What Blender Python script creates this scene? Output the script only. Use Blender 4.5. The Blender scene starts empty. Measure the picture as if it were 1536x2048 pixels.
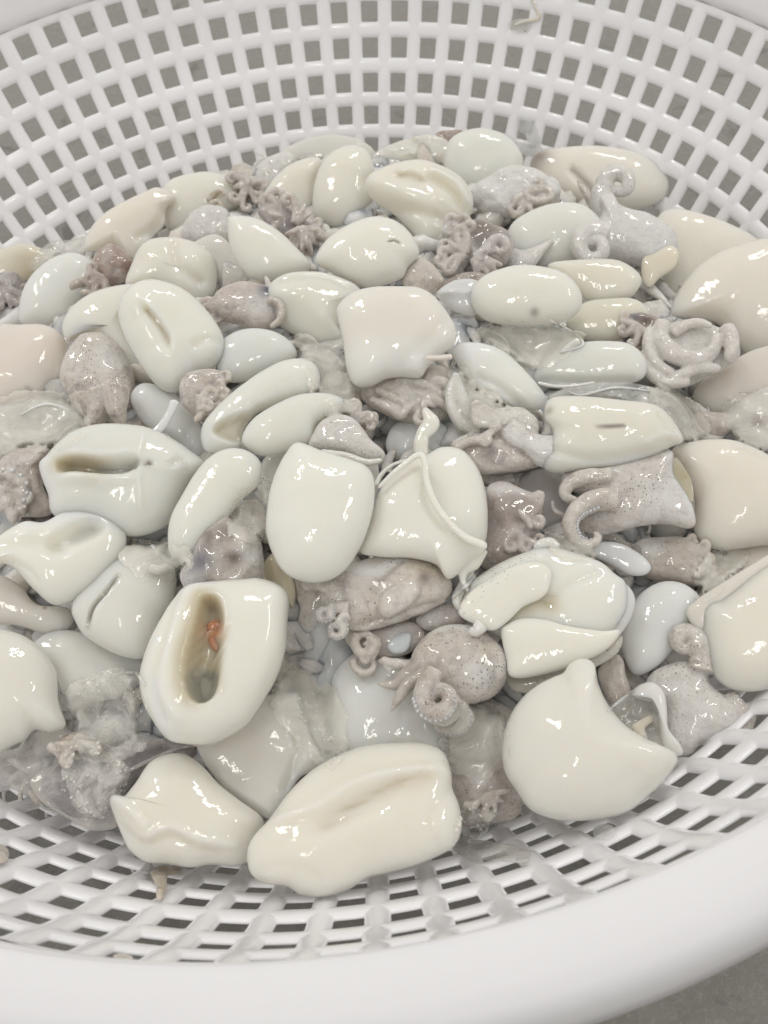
import bpy, math, random
import numpy as np
from mathutils import Vector, Matrix, noise

random.seed(7); rng = np.random.RandomState(7)
SC = bpy.context.scene
COL = SC.collection
S = 0.22                                   # metres per unit (basket radius at its top row of holes)

# ------------------------------------------------------------------ camera
F = 1995.39
CP = np.array([0.0886117, -1.2473852, 0.9999995])
pitch, yaw, roll = 0.6558234, 0.0069545, -0.1201017
def _rz(a): return np.array([[math.cos(a), -math.sin(a), 0], [math.sin(a), math.cos(a), 0], [0, 0, 1]])
def _rx(a): return np.array([[1, 0, 0], [0, math.cos(a), -math.sin(a)], [0, math.sin(a), math.cos(a)]])
CM = _rz(yaw) @ _rx(pitch) @ _rz(roll)
cam_d = bpy.data.cameras.new('camera'); cam = bpy.data.objects.new('camera', cam_d); COL.objects.link(cam)
m = Matrix.Identity(4)
for i in range(3):
    for j in range(3): m[i][j] = CM[i, j]
    m[i][3] = CP[i] * S
cam.matrix_world = m
cam_d.sensor_fit = 'VERTICAL'; cam_d.sensor_height = 24; cam_d.lens = F / 2048 * 24
cam_d.clip_start = 0.01; cam_d.clip_end = 50
cam_d.dof.use_dof = True; cam_d.dof.focus_distance = 1.42 * S; cam_d.dof.aperture_fstop = 16
SC.camera = cam

# ------------------------------------------------------------------ world and lamps
world = bpy.data.worlds.new('World'); SC.world = world; world.use_nodes = True
bg = world.node_tree.nodes['Background']
bg.inputs[0].default_value = (1.0, 0.98, 0.94, 1); bg.inputs[1].default_value = 0.74
def tube_light(x, y, z, L, W, power, rz):
    d = bpy.data.lights.new('ceiling_lamp', 'AREA'); d.shape = 'RECTANGLE'; d.size = L; d.size_y = W; d.energy = power
    d.color = (1.0, 0.97, 0.91)
    o = bpy.data.objects.new('ceiling_lamp', d); o.location = (x, y, z); COL.objects.link(o)
    o.rotation_euler = (Vector((0, 0, 0)) - o.location).to_track_quat('-Z', 'Y').to_euler()
    o.rotation_euler.rotate_axis('Z', rz)
    o['label'] = 'fluorescent ceiling lamp above the basket'; o['category'] = 'lamp'
tube_light(-0.9, 0.6, 2.4, 0.62, 0.18, 9.5, 1.25)
tube_light(0.7, 1.2, 2.4, 0.62, 0.18, 9, 0.9)
tube_light(-0.3, -1.0, 2.4, 0.62, 0.18, 5.5, 1.4)
tube_light(1.6, -0.2, 2.2, 0.5, 0.16, 5, 0.3)
SC.view_settings.view_transform = 'Standard'; SC.view_settings.look = 'None'
SC.view_settings.exposure = -0.10; SC.view_settings.gamma = 1
SC.render.engine = 'CYCLES'
SC.cycles.use_denoising = True; SC.cycles.max_bounces = 10; SC.cycles.transparent_max_bounces = 12
SC.cycles.caustics_reflective = False

# ------------------------------------------------------------------ materials
def newmat(name):
    mt = bpy.data.materials.new(name); mt.use_nodes = True
    nt = mt.node_tree; b = nt.nodes['Principled BSDF']
    return mt, nt, b
def N(nt, t, **kw):
    n = nt.nodes.new(t)
    for k, v in kw.items():
        if k.startswith('i_'): n.inputs[int(k[2:])].default_value = v
        else: setattr(n, k, v)
    return n
def tex(nt, scale, detail=4, rough=.55, dist=0, typ='ShaderNodeTexNoise'):
    n = nt.nodes.new(typ); n.inputs['Scale'].default_value = scale
    if typ == 'ShaderNodeTexNoise':
        n.inputs['Detail'].default_value = detail; n.inputs['Roughness'].default_value = rough; n.inputs['Distortion'].default_value = dist
    return n
def ramp(nt, src, p0, p1, c0=(0, 0, 0, 1), c1=(1, 1, 1, 1)):
    r = nt.nodes.new('ShaderNodeValToRGB'); e = r.color_ramp.elements
    e[0].position = p0; e[1].position = p1; e[0].color = c0; e[1].color = c1
    nt.links.new(src, r.inputs[0]); return r.outputs[0]
def mix(nt, fac, a, b, mode='MIX'):
    n = nt.nodes.new('ShaderNodeMix'); n.data_type = 'RGBA'; n.blend_type = mode
    for s, v in ((n.inputs[0], fac), (n.inputs[6], a), (n.inputs[7], b)):
        if hasattr(v, 'is_linked') or isinstance(v, bpy.types.NodeSocket): nt.links.new(v, s)
        else: s.default_value = v
    return n.outputs[2]
def math_(nt, op, a, b=None):
    n = nt.nodes.new('ShaderNodeMath'); n.operation = op
    for s, v in ((n.inputs[0], a), (n.inputs[1], b)):
        if v is None: continue
        if isinstance(v, bpy.types.NodeSocket): nt.links.new(v, s)
        else: s.default_value = v
    return n.outputs[0]
def attr(nt, name):
    n = nt.nodes.new('ShaderNodeAttribute'); n.attribute_name = name; return n.outputs['Fac']

def make_flesh(name, kind, scale):
    mt, nt, b = newmat(name)
    tc = N(nt, 'ShaderNodeTexCoord'); co = tc.outputs['Object']
    oi = N(nt, 'ShaderNodeAttribute'); oi.attribute_name = 'tint'; base = oi.outputs['Color']
    def tx(*a, **k):
        t = tex(nt, *a, **k); nt.links.new(co, t.inputs['Vector']); return t
    n1 = tx(38, 3); n2 = tx(160, 5, .65)
    c = mix(nt, ramp(nt, n1.outputs[0], .35, .7), base, mix(nt, 1.0, base, (.975, .98, .975, 1) if kind == 'flesh' else (.90, .86, .82, 1), 'MULTIPLY'))
    if kind == 'head':
        # whitish patches and brown mottling of the skin itself
        c = mix(nt, ramp(nt, tx(95, 4, .6, dist=.6).outputs[0], .42, .72), c, (.68, .655, .63, 1))
        c = mix(nt, math_(nt, 'MULTIPLY', ramp(nt, tx(210, 5, .7).outputs[0], .48, .74), .4), c, mix(nt, 1.0, base, (.46, .38, .33, 1), 'MULTIPLY'))
        c = mix(nt, math_(nt, 'MULTIPLY', ramp(nt, tx(75, 5, .7, dist=1.0).outputs[0], .55, .68), .62), c, (.25, .22, .225, 1))
        c = mix(nt, math_(nt, 'MULTIPLY', ramp(nt, tx(330, 4, .7).outputs[0], .50, .68), .45), c, (.36, .31, .28, 1))
        c = mix(nt, attr(nt, 'milk'), c, (.76, .76, .75, 1))
    else:
        # faint milky clouding
        c = mix(nt, math_(nt, 'MULTIPLY', ramp(nt, n2.outputs[0], .5, .72), .16), c, (.86, .85, .80, 1))
        c = mix(nt, math_(nt, 'MULTIPLY', ramp(nt, tx(20, 2).outputs[0], .48, .7), .25), c, (.80, .79, .74, 1))
        c = mix(nt, attr(nt, 'milk'), c, (.85, .855, .845, 1))
    c = mix(nt, attr(nt, 'gold'), c, (.50, .43, .27, 1))
    c = mix(nt, attr(nt, 'grey'), c, (.42, .42, .38, 1))
    c = mix(nt, attr(nt, 'orange'), c, (.60, .24, .12, 1))
    c = mix(nt, attr(nt, 'ink'), c, (.085, .085, .13, 1))
    c = mix(nt, attr(nt, 'brown'), c, (.16, .12, .105, 1))
    # chromatophores: small dark dots where the attribute (and on heads a patchy mask) allows
    v = tex(nt, 1150, typ='ShaderNodeTexVoronoi'); nt.links.new(co, v.inputs['Vector']); v.inputs['Randomness'].default_value = 1
    rnd = N(nt, 'ShaderNodeSeparateColor'); nt.links.new(v.outputs['Color'], rnd.inputs[0])
    dot = math_(nt, 'LESS_THAN', v.outputs['Distance'], math_(nt, 'MULTIPLY', rnd.outputs[0], .36))
    speck = attr(nt, 'speck')
    if kind == 'head':
        speck = math_(nt, 'MULTIPLY', math_(nt, 'ADD', speck, .35), ramp(nt, tx(70, 3).outputs[0], .45, .58))
    c = mix(nt, math_(nt, 'MULTIPLY', math_(nt, 'MINIMUM', speck, 1.0), math_(nt, 'MULTIPLY', dot, .68)), c, (.10, .075, .06, 1))
    nt.links.new(c, b.inputs['Base Color'])
    b.inputs['Subsurface Weight'].default_value = .9 if kind == 'flesh' else .6
    b.inputs['Subsurface Radius'].default_value = (1.0, .86, .68); b.inputs['Subsurface Scale'].default_value = scale
    b.inputs['Roughness'].default_value = .34 if kind == 'flesh' else .42
    b.inputs['Transmission Weight'].default_value = .10 if kind == 'flesh' else .06
    b.inputs['IOR'].default_value = 1.38
    b.inputs['Specular IOR Level'].default_value = .2
    b.inputs['Coat Weight'].default_value = .85; b.inputs['Coat Roughness'].default_value = .018; b.inputs['Coat IOR'].default_value = 1.5
    bp = N(nt, 'ShaderNodeBump'); bp.inputs['Strength'].default_value = .25 if kind == 'flesh' else .85; bp.inputs['Distance'].default_value = .0012 if kind == 'flesh' else .0018
    nt.links.new(tx(110 if kind == 'flesh' else 190, 4, .5 if kind == 'flesh' else .65).outputs[0], bp.inputs['Height'])
    nt.links.new(bp.outputs[0], b.inputs['Normal'])
    bc = N(nt, 'ShaderNodeBump'); bc.inputs['Strength'].default_value = .36 if kind == 'flesh' else .5; bc.inputs['Distance'].default_value = .0013
    nt.links.new(tx(105, 2.5, .45, dist=.5).outputs[0], bc.inputs['Height']); (nt.links.new(bp.outputs[0], bc.inputs['Normal']) if kind == 'flesh' else None)
    nt.links.new(bc.outputs[0], b.inputs['Coat Normal'])
    return mt
M_FLESH = make_flesh('squid_flesh', 'flesh', .010)
M_THIN = make_flesh('thin_squid_flesh', 'flesh', .0025)
M_HEAD = make_flesh('squid_head_skin', 'head', .004)
FLESHES = (M_FLESH, M_THIN)

def make_membrane():
    mt, nt, b = newmat('wet_membrane')
    tc = N(nt, 'ShaderNodeTexCoord'); oi = N(nt, 'ShaderNodeObjectInfo')
    t = tex(nt, 55, 3, .5, .8); nt.links.new(tc.outputs['Object'], t.inputs['Vector'])
    nt.links.new(oi.outputs['Color'], b.inputs['Base Color'])
    b.inputs['Roughness'].default_value = .3; b.inputs['Coat Weight'].default_value = 1; b.inputs['Coat Roughness'].default_value = .04
    nt.links.new(ramp(nt, t.outputs[0], .32, .68, (.14, .14, .14, 1), (.62, .62, .62, 1)), b.inputs['Alpha'])
    bp = N(nt, 'ShaderNodeBump'); bp.inputs['Strength'].default_value = .5; bp.inputs['Distance'].default_value = .0014
    nt.links.new(t.outputs[0], bp.inputs['Height']); nt.links.new(bp.outputs[0], b.inputs['Normal']); nt.links.new(bp.outputs[0], b.inputs['Coat Normal'])
    return mt
M_MEMB = make_membrane()

def make_ice():
    mt, nt, b = newmat('ice')
    b.inputs['Base Color'].default_value = (.93, .915, .875, 1); b.inputs['Transmission Weight'].default_value = .2
    b.inputs['Alpha'].default_value = .55; b.inputs['Roughness'].default_value = .12; b.inputs['IOR'].default_value = 1.31
    return mt
M_ICE = make_ice()
def make_slush():
    mt, nt, b = newmat('slush')
    tc = N(nt, 'ShaderNodeTexCoord'); t = tex(nt, 120, 4, .6, 1.0); nt.links.new(tc.outputs['Object'], t.inputs['Vector'])
    b.inputs['Base Color'].default_value = (.93, .915, .875, 1); b.inputs['Roughness'].default_value = .3; b.inputs['Coat Weight'].default_value = .5; b.inputs['Coat Roughness'].default_value = .04
    nt.links.new(ramp(nt, t.outputs[0], .40, .66, (.12, .12, .12, 1), (.45, .45, .45, 1)), b.inputs['Alpha'])
    bp = N(nt, 'ShaderNodeBump'); bp.inputs['Strength'].default_value = .22; bp.inputs['Distance'].default_value = .001
    nt.links.new(t.outputs[0], bp.inputs['Height']); nt.links.new(bp.outputs[0], b.inputs['Normal']); nt.links.new(bp.outputs[0], b.inputs['Coat Normal'])
    return mt
M_SLUSH = make_slush()

def make_plastic(name, wet):
    mt, nt, b = newmat(name); wk = 1.035 if wet else .92
    tc = N(nt, 'ShaderNodeTexCoord')
    t = tex(nt, 14, 4); nt.links.new(tc.outputs['Object'], t.inputs['Vector'])
    c = mix(nt, t.outputs[0], (.86 * wk, .855 * wk, .885 * wk, 1), (.895 * wk, .89 * wk, .92 * wk, 1))
    # a few faint brown scuffs worn into the plastic
    t3 = tex(nt, 34, 6, .7, .8); nt.links.new(tc.outputs['Object'], t3.inputs['Vector'])
    c = mix(nt, math_(nt, 'MULTIPLY', ramp(nt, t3.outputs[0], .66, .76), .22), c, (.45, .38, .31, 1))
    nt.links.new(c, b.inputs['Base Color'])
    b.inputs['Roughness'].default_value = .3; b.inputs['Subsurface Weight'].default_value = .35
    b.inputs['Subsurface Radius'].default_value = (1, 1, 1); b.inputs['Subsurface Scale'].default_value = .004
    t2 = tex(nt, 120, 3); nt.links.new(tc.outputs['Object'], t2.inputs['Vector'])
    bp = N(nt, 'ShaderNodeBump'); bp.inputs['Strength'].default_value = .25; bp.inputs['Distance'].default_value = .0008
    nt.links.new(t2.outputs[0], bp.inputs['Height']); nt.links.new(bp.outputs[0], b.inputs['Normal'])
    if wet: b.inputs['Coat Weight'].default_value = .6; b.inputs['Coat Roughness'].default_value = .06
    else: b.inputs['Roughness'].default_value = .6; b.inputs['Specular IOR Level'].default_value = .25
    return mt
M_PLASTIC = make_plastic('wet_white_plastic', True); M_RIM = make_plastic('white_plastic', False)

def make_floor():
    mt, nt, b = newmat('floor_stone')
    tc = N(nt, 'ShaderNodeTexCoord'); co = tc.outputs['Object']
    t = tex(nt, 9, 6, .6); nt.links.new(co, t.inputs['Vector'])
    c = mix(nt, t.outputs[0], (.20, .19, .172, 1), (.27, .26, .24, 1))
    t2 = tex(nt, 420, 3, .7); nt.links.new(co, t2.inputs['Vector'])
    c = mix(nt, math_(nt, 'MULTIPLY', ramp(nt, t2.outputs[0], .5, .7), .5), c, (.35, .335, .31, 1))
    t3 = tex(nt, 16, 5, .7, 1.5); nt.links.new(co, t3.inputs['Vector'])
    c = mix(nt, math_(nt, 'MULTIPLY', ramp(nt, t3.outputs[0], .58, .66), .7), c, (.12, .11, .10, 1))
    nt.links.new(c, b.inputs['Base Color']); b.inputs['Roughness'].default_value = .35
    bp = N(nt, 'ShaderNodeBump'); bp.inputs['Strength'].default_value = .3; bp.inputs['Distance'].default_value = .001
    nt.links.new(t2.outputs[0], bp.inputs['Height']); nt.links.new(bp.outputs[0], b.inputs['Normal'])
    return mt
M_FLOOR = make_floor()

def simple(name, col, rough=.5):
    mt, nt, b = newmat(name)
    tc = N(nt, 'ShaderNodeTexCoord'); t = tex(nt, 120, 5); nt.links.new(tc.outputs['Object'], t.inputs['Vector'])
    nt.links.new(mix(nt, t.outputs[0], tuple(c * .75 for c in col) + (1,), tuple(min(1, c * 1.2) for c in col) + (1,)), b.inputs['Base Color'])
    b.inputs['Roughness'].default_value = rough
    return mt

# ------------------------------------------------------------------ mesh plumbing
def link(name, verts, faces, mat, parent=None, origin=None, color=None, attrs=None, smooth=True):
    """verts in basket units (numpy N x 3), world position; stored relative to origin"""
    V = np.asarray(verts, float)
    if mat is M_HEAD and color is not None: w_ = .52 * min(1, sum(color) / 3 / .52) ** 3; color = tuple((min(.80, c * 1.05) * (1 - w_) + f * w_) * g_ for c, f, g_ in zip(color, (.69, .68, .655), (1.0, .98, .955)))
    if mat in FLESHES and color is not None and min(color) > .55: color = tuple(min(.93, (c * .8 + f * .22) * g_) for c, f, g_ in zip(color, (.91, .87, .77), (.965, .965, .975)))
    org = np.asarray(origin if origin is not None else (parent['_org'] if parent is not None else (0, 0, 0)), float)
    me = bpy.data.meshes.new(name)
    me.from_pydata(((V - org) * S).tolist(), [], faces)
    if smooth: me.polygons.foreach_set('use_smooth', [True] * len(me.polygons))
    if attrs:
        for k, a in attrs.items():
            if a is None or float(np.max(a)) <= 0: continue
            at = me.attributes.new(k, 'FLOAT', 'POINT'); at.data.foreach_set('value', np.clip(a, 0, 1).astype(np.float32))
    if mat in (M_FLESH, M_THIN, M_HEAD) and color is not None:
        at = me.attributes.new('tint', 'FLOAT_VECTOR', 'POINT'); at.data.foreach_set('vector', np.tile(np.asarray(color, np.float32), len(V)))
    me.materials.append(mat); me.update()
    o = bpy.data.objects.new(name, me); COL.objects.link(o)
    if parent is not None:
        o.parent = parent; o.location = Vector((org - np.asarray(parent['_org'], float)) * S)
    else: o.location = Vector(org * S)
    o['_org'] = [float(x) for x in org]
    if color is not None: o.color = (*color, 1)
    return o
def tag(o, label, cat, group=None):
    o['label'] = label; o['category'] = cat
    if group: o['group'] = group
    return o
def empty(name, org, label, cat, group=None):
    o = bpy.data.objects.new(name, None); COL.objects.link(o); o.empty_display_size = .01
    o.location = Vector(np.asarray(org) * S); o['_org'] = [float(x) for x in org]
    return tag(o, label, cat, group)

# ------------------------------------------------------------------ the heap as a surface in the basket
def heap_z(x, y):
    r2 = (x * x + y * y) / .85 ** 2
    return -.29 + .15 * (1 - np.minimum(r2, 1.25))
def ray(px, py):
    q = np.array([(px - 768) / F, -(py - 1024) / F, -1.0]); d = CM @ q; return d / np.linalg.norm(d)
def on_heap(px, py):
    d = ray(px, py); t = .4
    for _ in range(400):
        p = CP + d * t
        if p[2] < heap_z(p[0], p[1]): break
        t += .005
    return CP + d * t
def on_wall(px, py):
    d = ray(px, py); t = .3; zz = _fine[::-1, 1]; rr_ = _fine[::-1, 0]
    ins = False
    for _ in range(1200):
        p = CP + d * t; w = np.interp(p[2], zz, rr_) - T0 * .9; i2 = math.hypot(p[0], p[1]) < w and p[2] < .13
        if i2: ins = True
        elif ins: break
        t += .002
    return p
UP = np.array([0, 0, 1.0])
class Plane:
    """local frame of a piece: n faces half way between up and the viewer's side of the basket"""
    def __init__(s, cx, cy, lift, tilt=(0, 0), wall=False):
        p = on_wall(cx, cy) if wall else on_heap(cx, cy); c = CP - p; c /= np.linalg.norm(c)
        n = UP * .45 + c * .55
        if wall: rr_ = math.hypot(p[0], p[1]); n = np.array([-p[0] / rr_ * .85, -p[1] / rr_ * .85, .5]); c = n
        n /= np.linalg.norm(n)
        right = CM[:, 0]; u = right - n * right.dot(n); u /= np.linalg.norm(u); v = np.cross(n, u)
        n = n + u * tilt[0] + v * tilt[1]; n /= np.linalg.norm(n)
        u = right - n * right.dot(n); u /= np.linalg.norm(u); v = np.cross(n, u)
        s.n, s.u, s.v = n, u, v; s.p = p + c * lift; s.px = np.linalg.norm(CP - s.p) / F   # units per pixel here
    def hit(s, pts):
        out = []
        for x, y in pts:
            d = ray(x, y); t = (s.p - CP).dot(s.n) / d.dot(s.n); w = CP + d * t - s.p
            out.append((w.dot(s.u), w.dot(s.v)))
        return np.array(out)
    def world(s, uv, h):
        return s.p + uv[:, :1] * s.u + uv[:, 1:2] * s.v + np.asarray(h)[:, None] * s.n

def crom(P, n, closed=True):
    P = np.asarray(P, float); k = len(P); out = []
    segs = k if closed else k - 1
    for i in range(segs):
        if closed: p0, p1, p2, p3 = P[i - 1], P[i], P[(i + 1) % k], P[(i + 2) % k]
        else: p0, p1, p2, p3 = P[max(i - 1, 0)], P[i], P[i + 1], P[min(i + 2, k - 1)]
        for t in np.linspace(0, 1, 12, endpoint=False):
            out.append(.5 * ((2 * p1) + (-p0 + p2) * t + (2 * p0 - 5 * p1 + 4 * p2 - p3) * t * t + (-p0 + 3 * p1 - 3 * p2 + p3) * t ** 3))
    if not closed: out.append(P[-1])
    Q = np.array(out)
    if closed: Q = np.vstack([Q, Q[:1]])
    d = np.r_[0, np.cumsum(np.linalg.norm(np.diff(Q[:, :2], axis=0), axis=1))]
    t = np.linspace(0, d[-1], n, endpoint=not closed)
    return np.stack([np.interp(t, d, Q[:, i]) for i in range(Q.shape[1])], 1)

def dist_poly(P, line):
    """distance of points P (n,2) to an open polyline, and the position along it 0..1"""
    best = np.full(len(P), 1e9); par = np.zeros(len(P)); L = np.asarray(line)
    for i in range(len(L) - 1):
        a, b = L[i], L[i + 1]; ab = b - a; t = np.clip(((P - a) @ ab) / (ab @ ab + 1e-12), 0, 1)
        d = np.linalg.norm(P - (a + t[:, None] * ab), axis=1); k = d < best
        best[k] = d[k]; par[k] = (i + t[k]) / (len(L) - 1)
    return best, par
def inside(P, poly):
    x, y = P[:, 0], P[:, 1]; c = np.zeros(len(P), bool); j = len(poly) - 1
    for i in range(len(poly)):
        xi, yi = poly[i]; xj, yj = poly[j]
        k = ((yi > y) != (yj > y)) & (x < (xj - xi) * (y - yi) / (yj - yi + 1e-12) + xi); c ^= k; j = i
    return c
def nz(P, f, seed=0.):
    return np.array([noise.noise(Vector((p[0] * f + seed, p[1] * f - seed, p[2] * f + 2 * seed))) for p in P])

def blob(name, out, lvl, col, parent=None, th=.62, back=.6, feats=(), mat=None, tilt=(0, 0), pw=2.2, lump=1.0, lumpf=1.0,
         paint=(), taper=0., n=124, nf=31, label=None, cat=None, group=None, cxy=None, rough=0.0, wall=False):
    """a soft body: its outline on the local plane swollen to a rounded solid.
    feats: ('groove'|'ridge', pixel polyline, width px, depth px) or ('pit', polygon, soft px, depth px)
    paint: (attribute, kind, geometry, soft px, amount)"""
    O = np.asarray(out, float); c = O.mean(0) if cxy is None else cxy
    pl = Plane(c[0], c[1], lvl * .04, tilt, wall)
    Q = crom(pl.hit(O), n)
    area = .5 * np.sum(Q[:, 0] * np.roll(Q[:, 1], -1) - np.roll(Q[:, 0], -1) * Q[:, 1])
    if area < 0: Q = Q[::-1]
    th = th * .85
    cen = Q.mean(0); D = Q - cen; w, E = np.linalg.eigh(D.T @ D); ax = E[:, 1]; a = D @ ax; b = D @ E[:, 0]
    hl, hw = (a.max() - a.min()) / 2, (b.max() - b.min()) / 2
    k = max(0, hl - hw) * .85; am = (a.max() + a.min()) / 2
    t = np.clip(a - am, -k, k) if k > 0 else a * 0
    # keep the fan at the ends but ease it, so that no crease shows along the axis
    if k > 0: t = k * np.tanh((a - am) / k * 1.1) / math.tanh(1.1 * max(1.0, hl / k)) 
    Mx = cen + ((t + am)[:, None]) * ax
    sd = sum(map(float, O[0])) * .013
    H = hw * th * (1 + taper * (t / (hl + 1e-9)))
    rings = []; hs = []; fr = []
    for j in range(nf + 1):
        ph = math.pi / 2 * (j / nf) ** .85
        s, z = math.sin(ph) ** (2 / pw), max(0, math.cos(ph)) ** (2 / pw)
        rings.append(Mx + (Q - Mx) * max(s, .002)); hs.append(H * z); fr.append(np.full(n, math.cos(ph)))
    nb = 8
    for j in range(1, nb + 1):
        ph = math.pi / 2 * (1 - j / nb)
        s, z = math.sin(ph), math.cos(ph)
        rings.append(Mx + (Q - Mx) * max(s, .002)); hs.append(-H * z * back); fr.append(np.zeros(n))
    UV = np.vstack(rings); h = np.concatenate(hs); f = np.concatenate(fr)
    px = pl.px
    attrs = {}
    sm = np.clip(f * 2.2, 0, 1)
    def field(kind, geo, soft):
        G = pl.hit(geo) if kind not in ('spot', 'all') else None
        if kind == 'line':
            d, par = dist_poly(UV, crom(G, 24, False) if len(G) > 2 else G)
            return np.exp(-(d / (soft * px)) ** 2)
        if kind == 'poly':
            G = crom(G, 48); d, _ = dist_poly(UV, np.vstack([G, G[:1]])); ins = inside(UV, G)
            sdist = np.where(ins, d, -d) / (soft * px); x = np.clip(sdist * .5 + .5, 0, 1); return x * x * (3 - 2 * x)
        if kind == 'spot':
            q = pl.hit([geo[:2]])[0]; d = np.linalg.norm(UV - q, axis=1) / (geo[2] * 1.2 * px); return np.exp(-d ** 2)
        if kind == 'all': return np.ones(len(UV))
    for ft in feats:
        kind, geo, wd, dp = ft[:4]
        if kind == 'groove': h = h - dp * px * field('line', geo, wd) * sm
        elif kind == 'ridge': h = h + dp * px * field('line', geo, wd) * sm
        elif kind == 'slit':
            g = pl.hit(geo); d, par = dist_poly(UV, crom(g, 24, False)); x = d / (wd * px); tap = np.clip(np.minimum(par, 1 - par) * 6, 0, 1)
            h = h + px * tap * sm * (-dp * np.exp(-x ** 4) + dp * .22 * np.exp(-((x - 1.9) / .8) ** 2))
        elif kind == 'fold':       # a step: the flesh right of the line lies lower and rises again over the width
            G = pl.hit(geo); G = crom(G, 30, False) if len(G) > 2 else G
            d, par = dist_poly(UV, G); i_ = np.clip((par * (len(G) - 1)).astype(int), 0, len(G) - 2); ab = G[i_ + 1] - G[i_]; w_ = UV - G[i_]
            sg = np.sign(ab[:, 0] * w_[:, 1] - ab[:, 1] * w_[:, 0]); tap = np.clip(np.minimum(par, 1 - par) * 5, 0, 1)
            sd_ = sg * d / px; x = 1 / (1 + np.exp(sd_ / 1.6)); h = h - dp * px * x * np.exp(-np.maximum(-sd_, 0) / wd) * tap * sm + dp * .25 * px * (1 - x) * np.exp(-np.maximum(sd_, 0) / (wd * .5)) * tap * sm
        elif kind == 'bump': h = h + dp * px * field('spot', geo, 0) * np.clip(f * 4, 0, 1)
        elif kind == 'pit':
            x = field('poly', geo, wd); h = h - dp * px * x * np.clip(f * 4, 0, 1)
    h = np.maximum(h, -np.tile(H, nf + 1 + nb) * back * .8 * np.ones_like(h)) if feats else h
    for at, kind, geo, soft, amt in paint:
        a_ = field(kind, geo, soft) * amt * (f > 0 if kind != 'all' else 1)
        attrs[at] = np.maximum(attrs.get(at, 0), a_)
    W = pl.world(UV, h)
    # soft unevenness of the flesh
    if lump:
        fq = 5.5 * lumpf / max(hl, .04) * .2
        base = W
        amp = .055 * lump * hw
        dv = np.stack([nz(base, fq, sd), nz(base, fq, sd + 9), nz(base, fq, sd + 21)], 1) * amp
        W = W + dv
        rough_ = rough if rough else 2.2
        if rough_: 
            e = nz(base, 13 if not rough else 26, sd + 3) + (.35 if not rough else .55) * nz(base, 60 if rough else 34, sd + 7) + ((.9 - 2.2 * np.abs(nz(base, 19, sd + 40))) * .8 if rough > 3 else 0)
            rough = rough_; W = W + pl.n * (e * rough * px)[:, None] * np.clip(f * 3, 0, 1)[:, None]
    faces = []
    R = nf + nb + 1
    for j in range(R - 1):
        for i in range(n):
            i2 = (i + 1) % n; faces.append((j * n + i, (j + 1) * n + i, (j + 1) * n + i2, j * n + i2))
    faces.append(tuple(range(n))); faces.append(tuple((R - 1) * n + i for i in reversed(range(n))))
    if mat is None and hw * th * S < .0036: mat = M_THIN
    o = link(name, W, faces, mat or M_FLESH, parent, origin=pl.p - pl.n * hw * th * .5, color=col, attrs=attrs)
    if cat: tag(o, label, cat, group)
    return o

def tube(name, pts, r, lvl, col, parent=None, h=(0, 0), mat=None, scal=0.0, flat=1.0, n=None, seg=12, cxy=None, paint=None, label=None, cat=None, wall=False):
    """a tapering arm along a pixel path; r = (r0, ..., r1) px, h = heights above the plane in px"""
    P = np.asarray(pts, float); c = P.mean(0) if cxy is None else cxy
    pl = Plane(c[0], c[1], lvl * .04, wall=wall); px = pl.px
    r = np.interp(np.linspace(0, 1, len(P)), np.linspace(0, 1, len(r)), r)
    hh = np.interp(np.linspace(0, 1, len(P)), np.linspace(0, 1, len(h)), h)
    A = np.c_[pl.hit(P), hh * px, r * px]
    n = n or max(16, 6 * len(P)); Q = crom(A, n, False)
    C = pl.world(Q[:, :2], Q[:, 2]); R = np.maximum(Q[:, 3], .0014)
    if scal: R = R * (1 + scal * .5 * np.sin(np.arange(n) * 1.05))
    T = np.gradient(C, axis=0); T /= np.linalg.norm(T, axis=1)[:, None] + 1e-12
    V = []; nn = pl.n
    for i in range(n):
        s = np.cross(T[i], nn); s /= np.linalg.norm(s) + 1e-12; b = np.cross(s, T[i])
        ea = 1.0 if 0 < i < n - 1 else .25
        for k in range(seg):
            a = 2 * math.pi * k / seg; V.append(C[i] + (s * math.cos(a) + b * math.sin(a) * flat) * R[i] * ea)
    V = np.array(V)
    sd = P[0][0] * .01
    V = V + np.stack([nz(V, 30, sd), nz(V, 30, sd + 5), nz(V, 30, sd + 11)], 1) * float(R.mean()) * .25
    fs = [(i * seg + k, i * seg + (k + 1) % seg, (i + 1) * seg + (k + 1) % seg, (i + 1) * seg + k) for i in range(n - 1) for k in range(seg)]
    fs += [tuple(reversed(range(seg))), tuple((n - 1) * seg + k for k in range(seg))]
    at = {paint[0]: np.full(len(V), paint[1])} if paint else None
    o = link(name, V, fs, M_THIN if mat is M_FLESH else (mat or M_HEAD), parent, origin=C[0], color=col, attrs=at)
    if cat: tag(o, label, cat)
    return o

def curl(cx, cy, R, a0, turns=1.15, ccw=1, r1=.22, n=10):
    return [(cx + (R * (1 - (1 - r1) * t)) * math.cos(math.radians(a0) + ccw * t * turns * 2 * math.pi),
             cy + (R * (1 - (1 - r1) * t)) * math.sin(math.radians(a0) + ccw * t * turns * 2 * math.pi)) for t in np.linspace(0, 1, n)]

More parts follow.
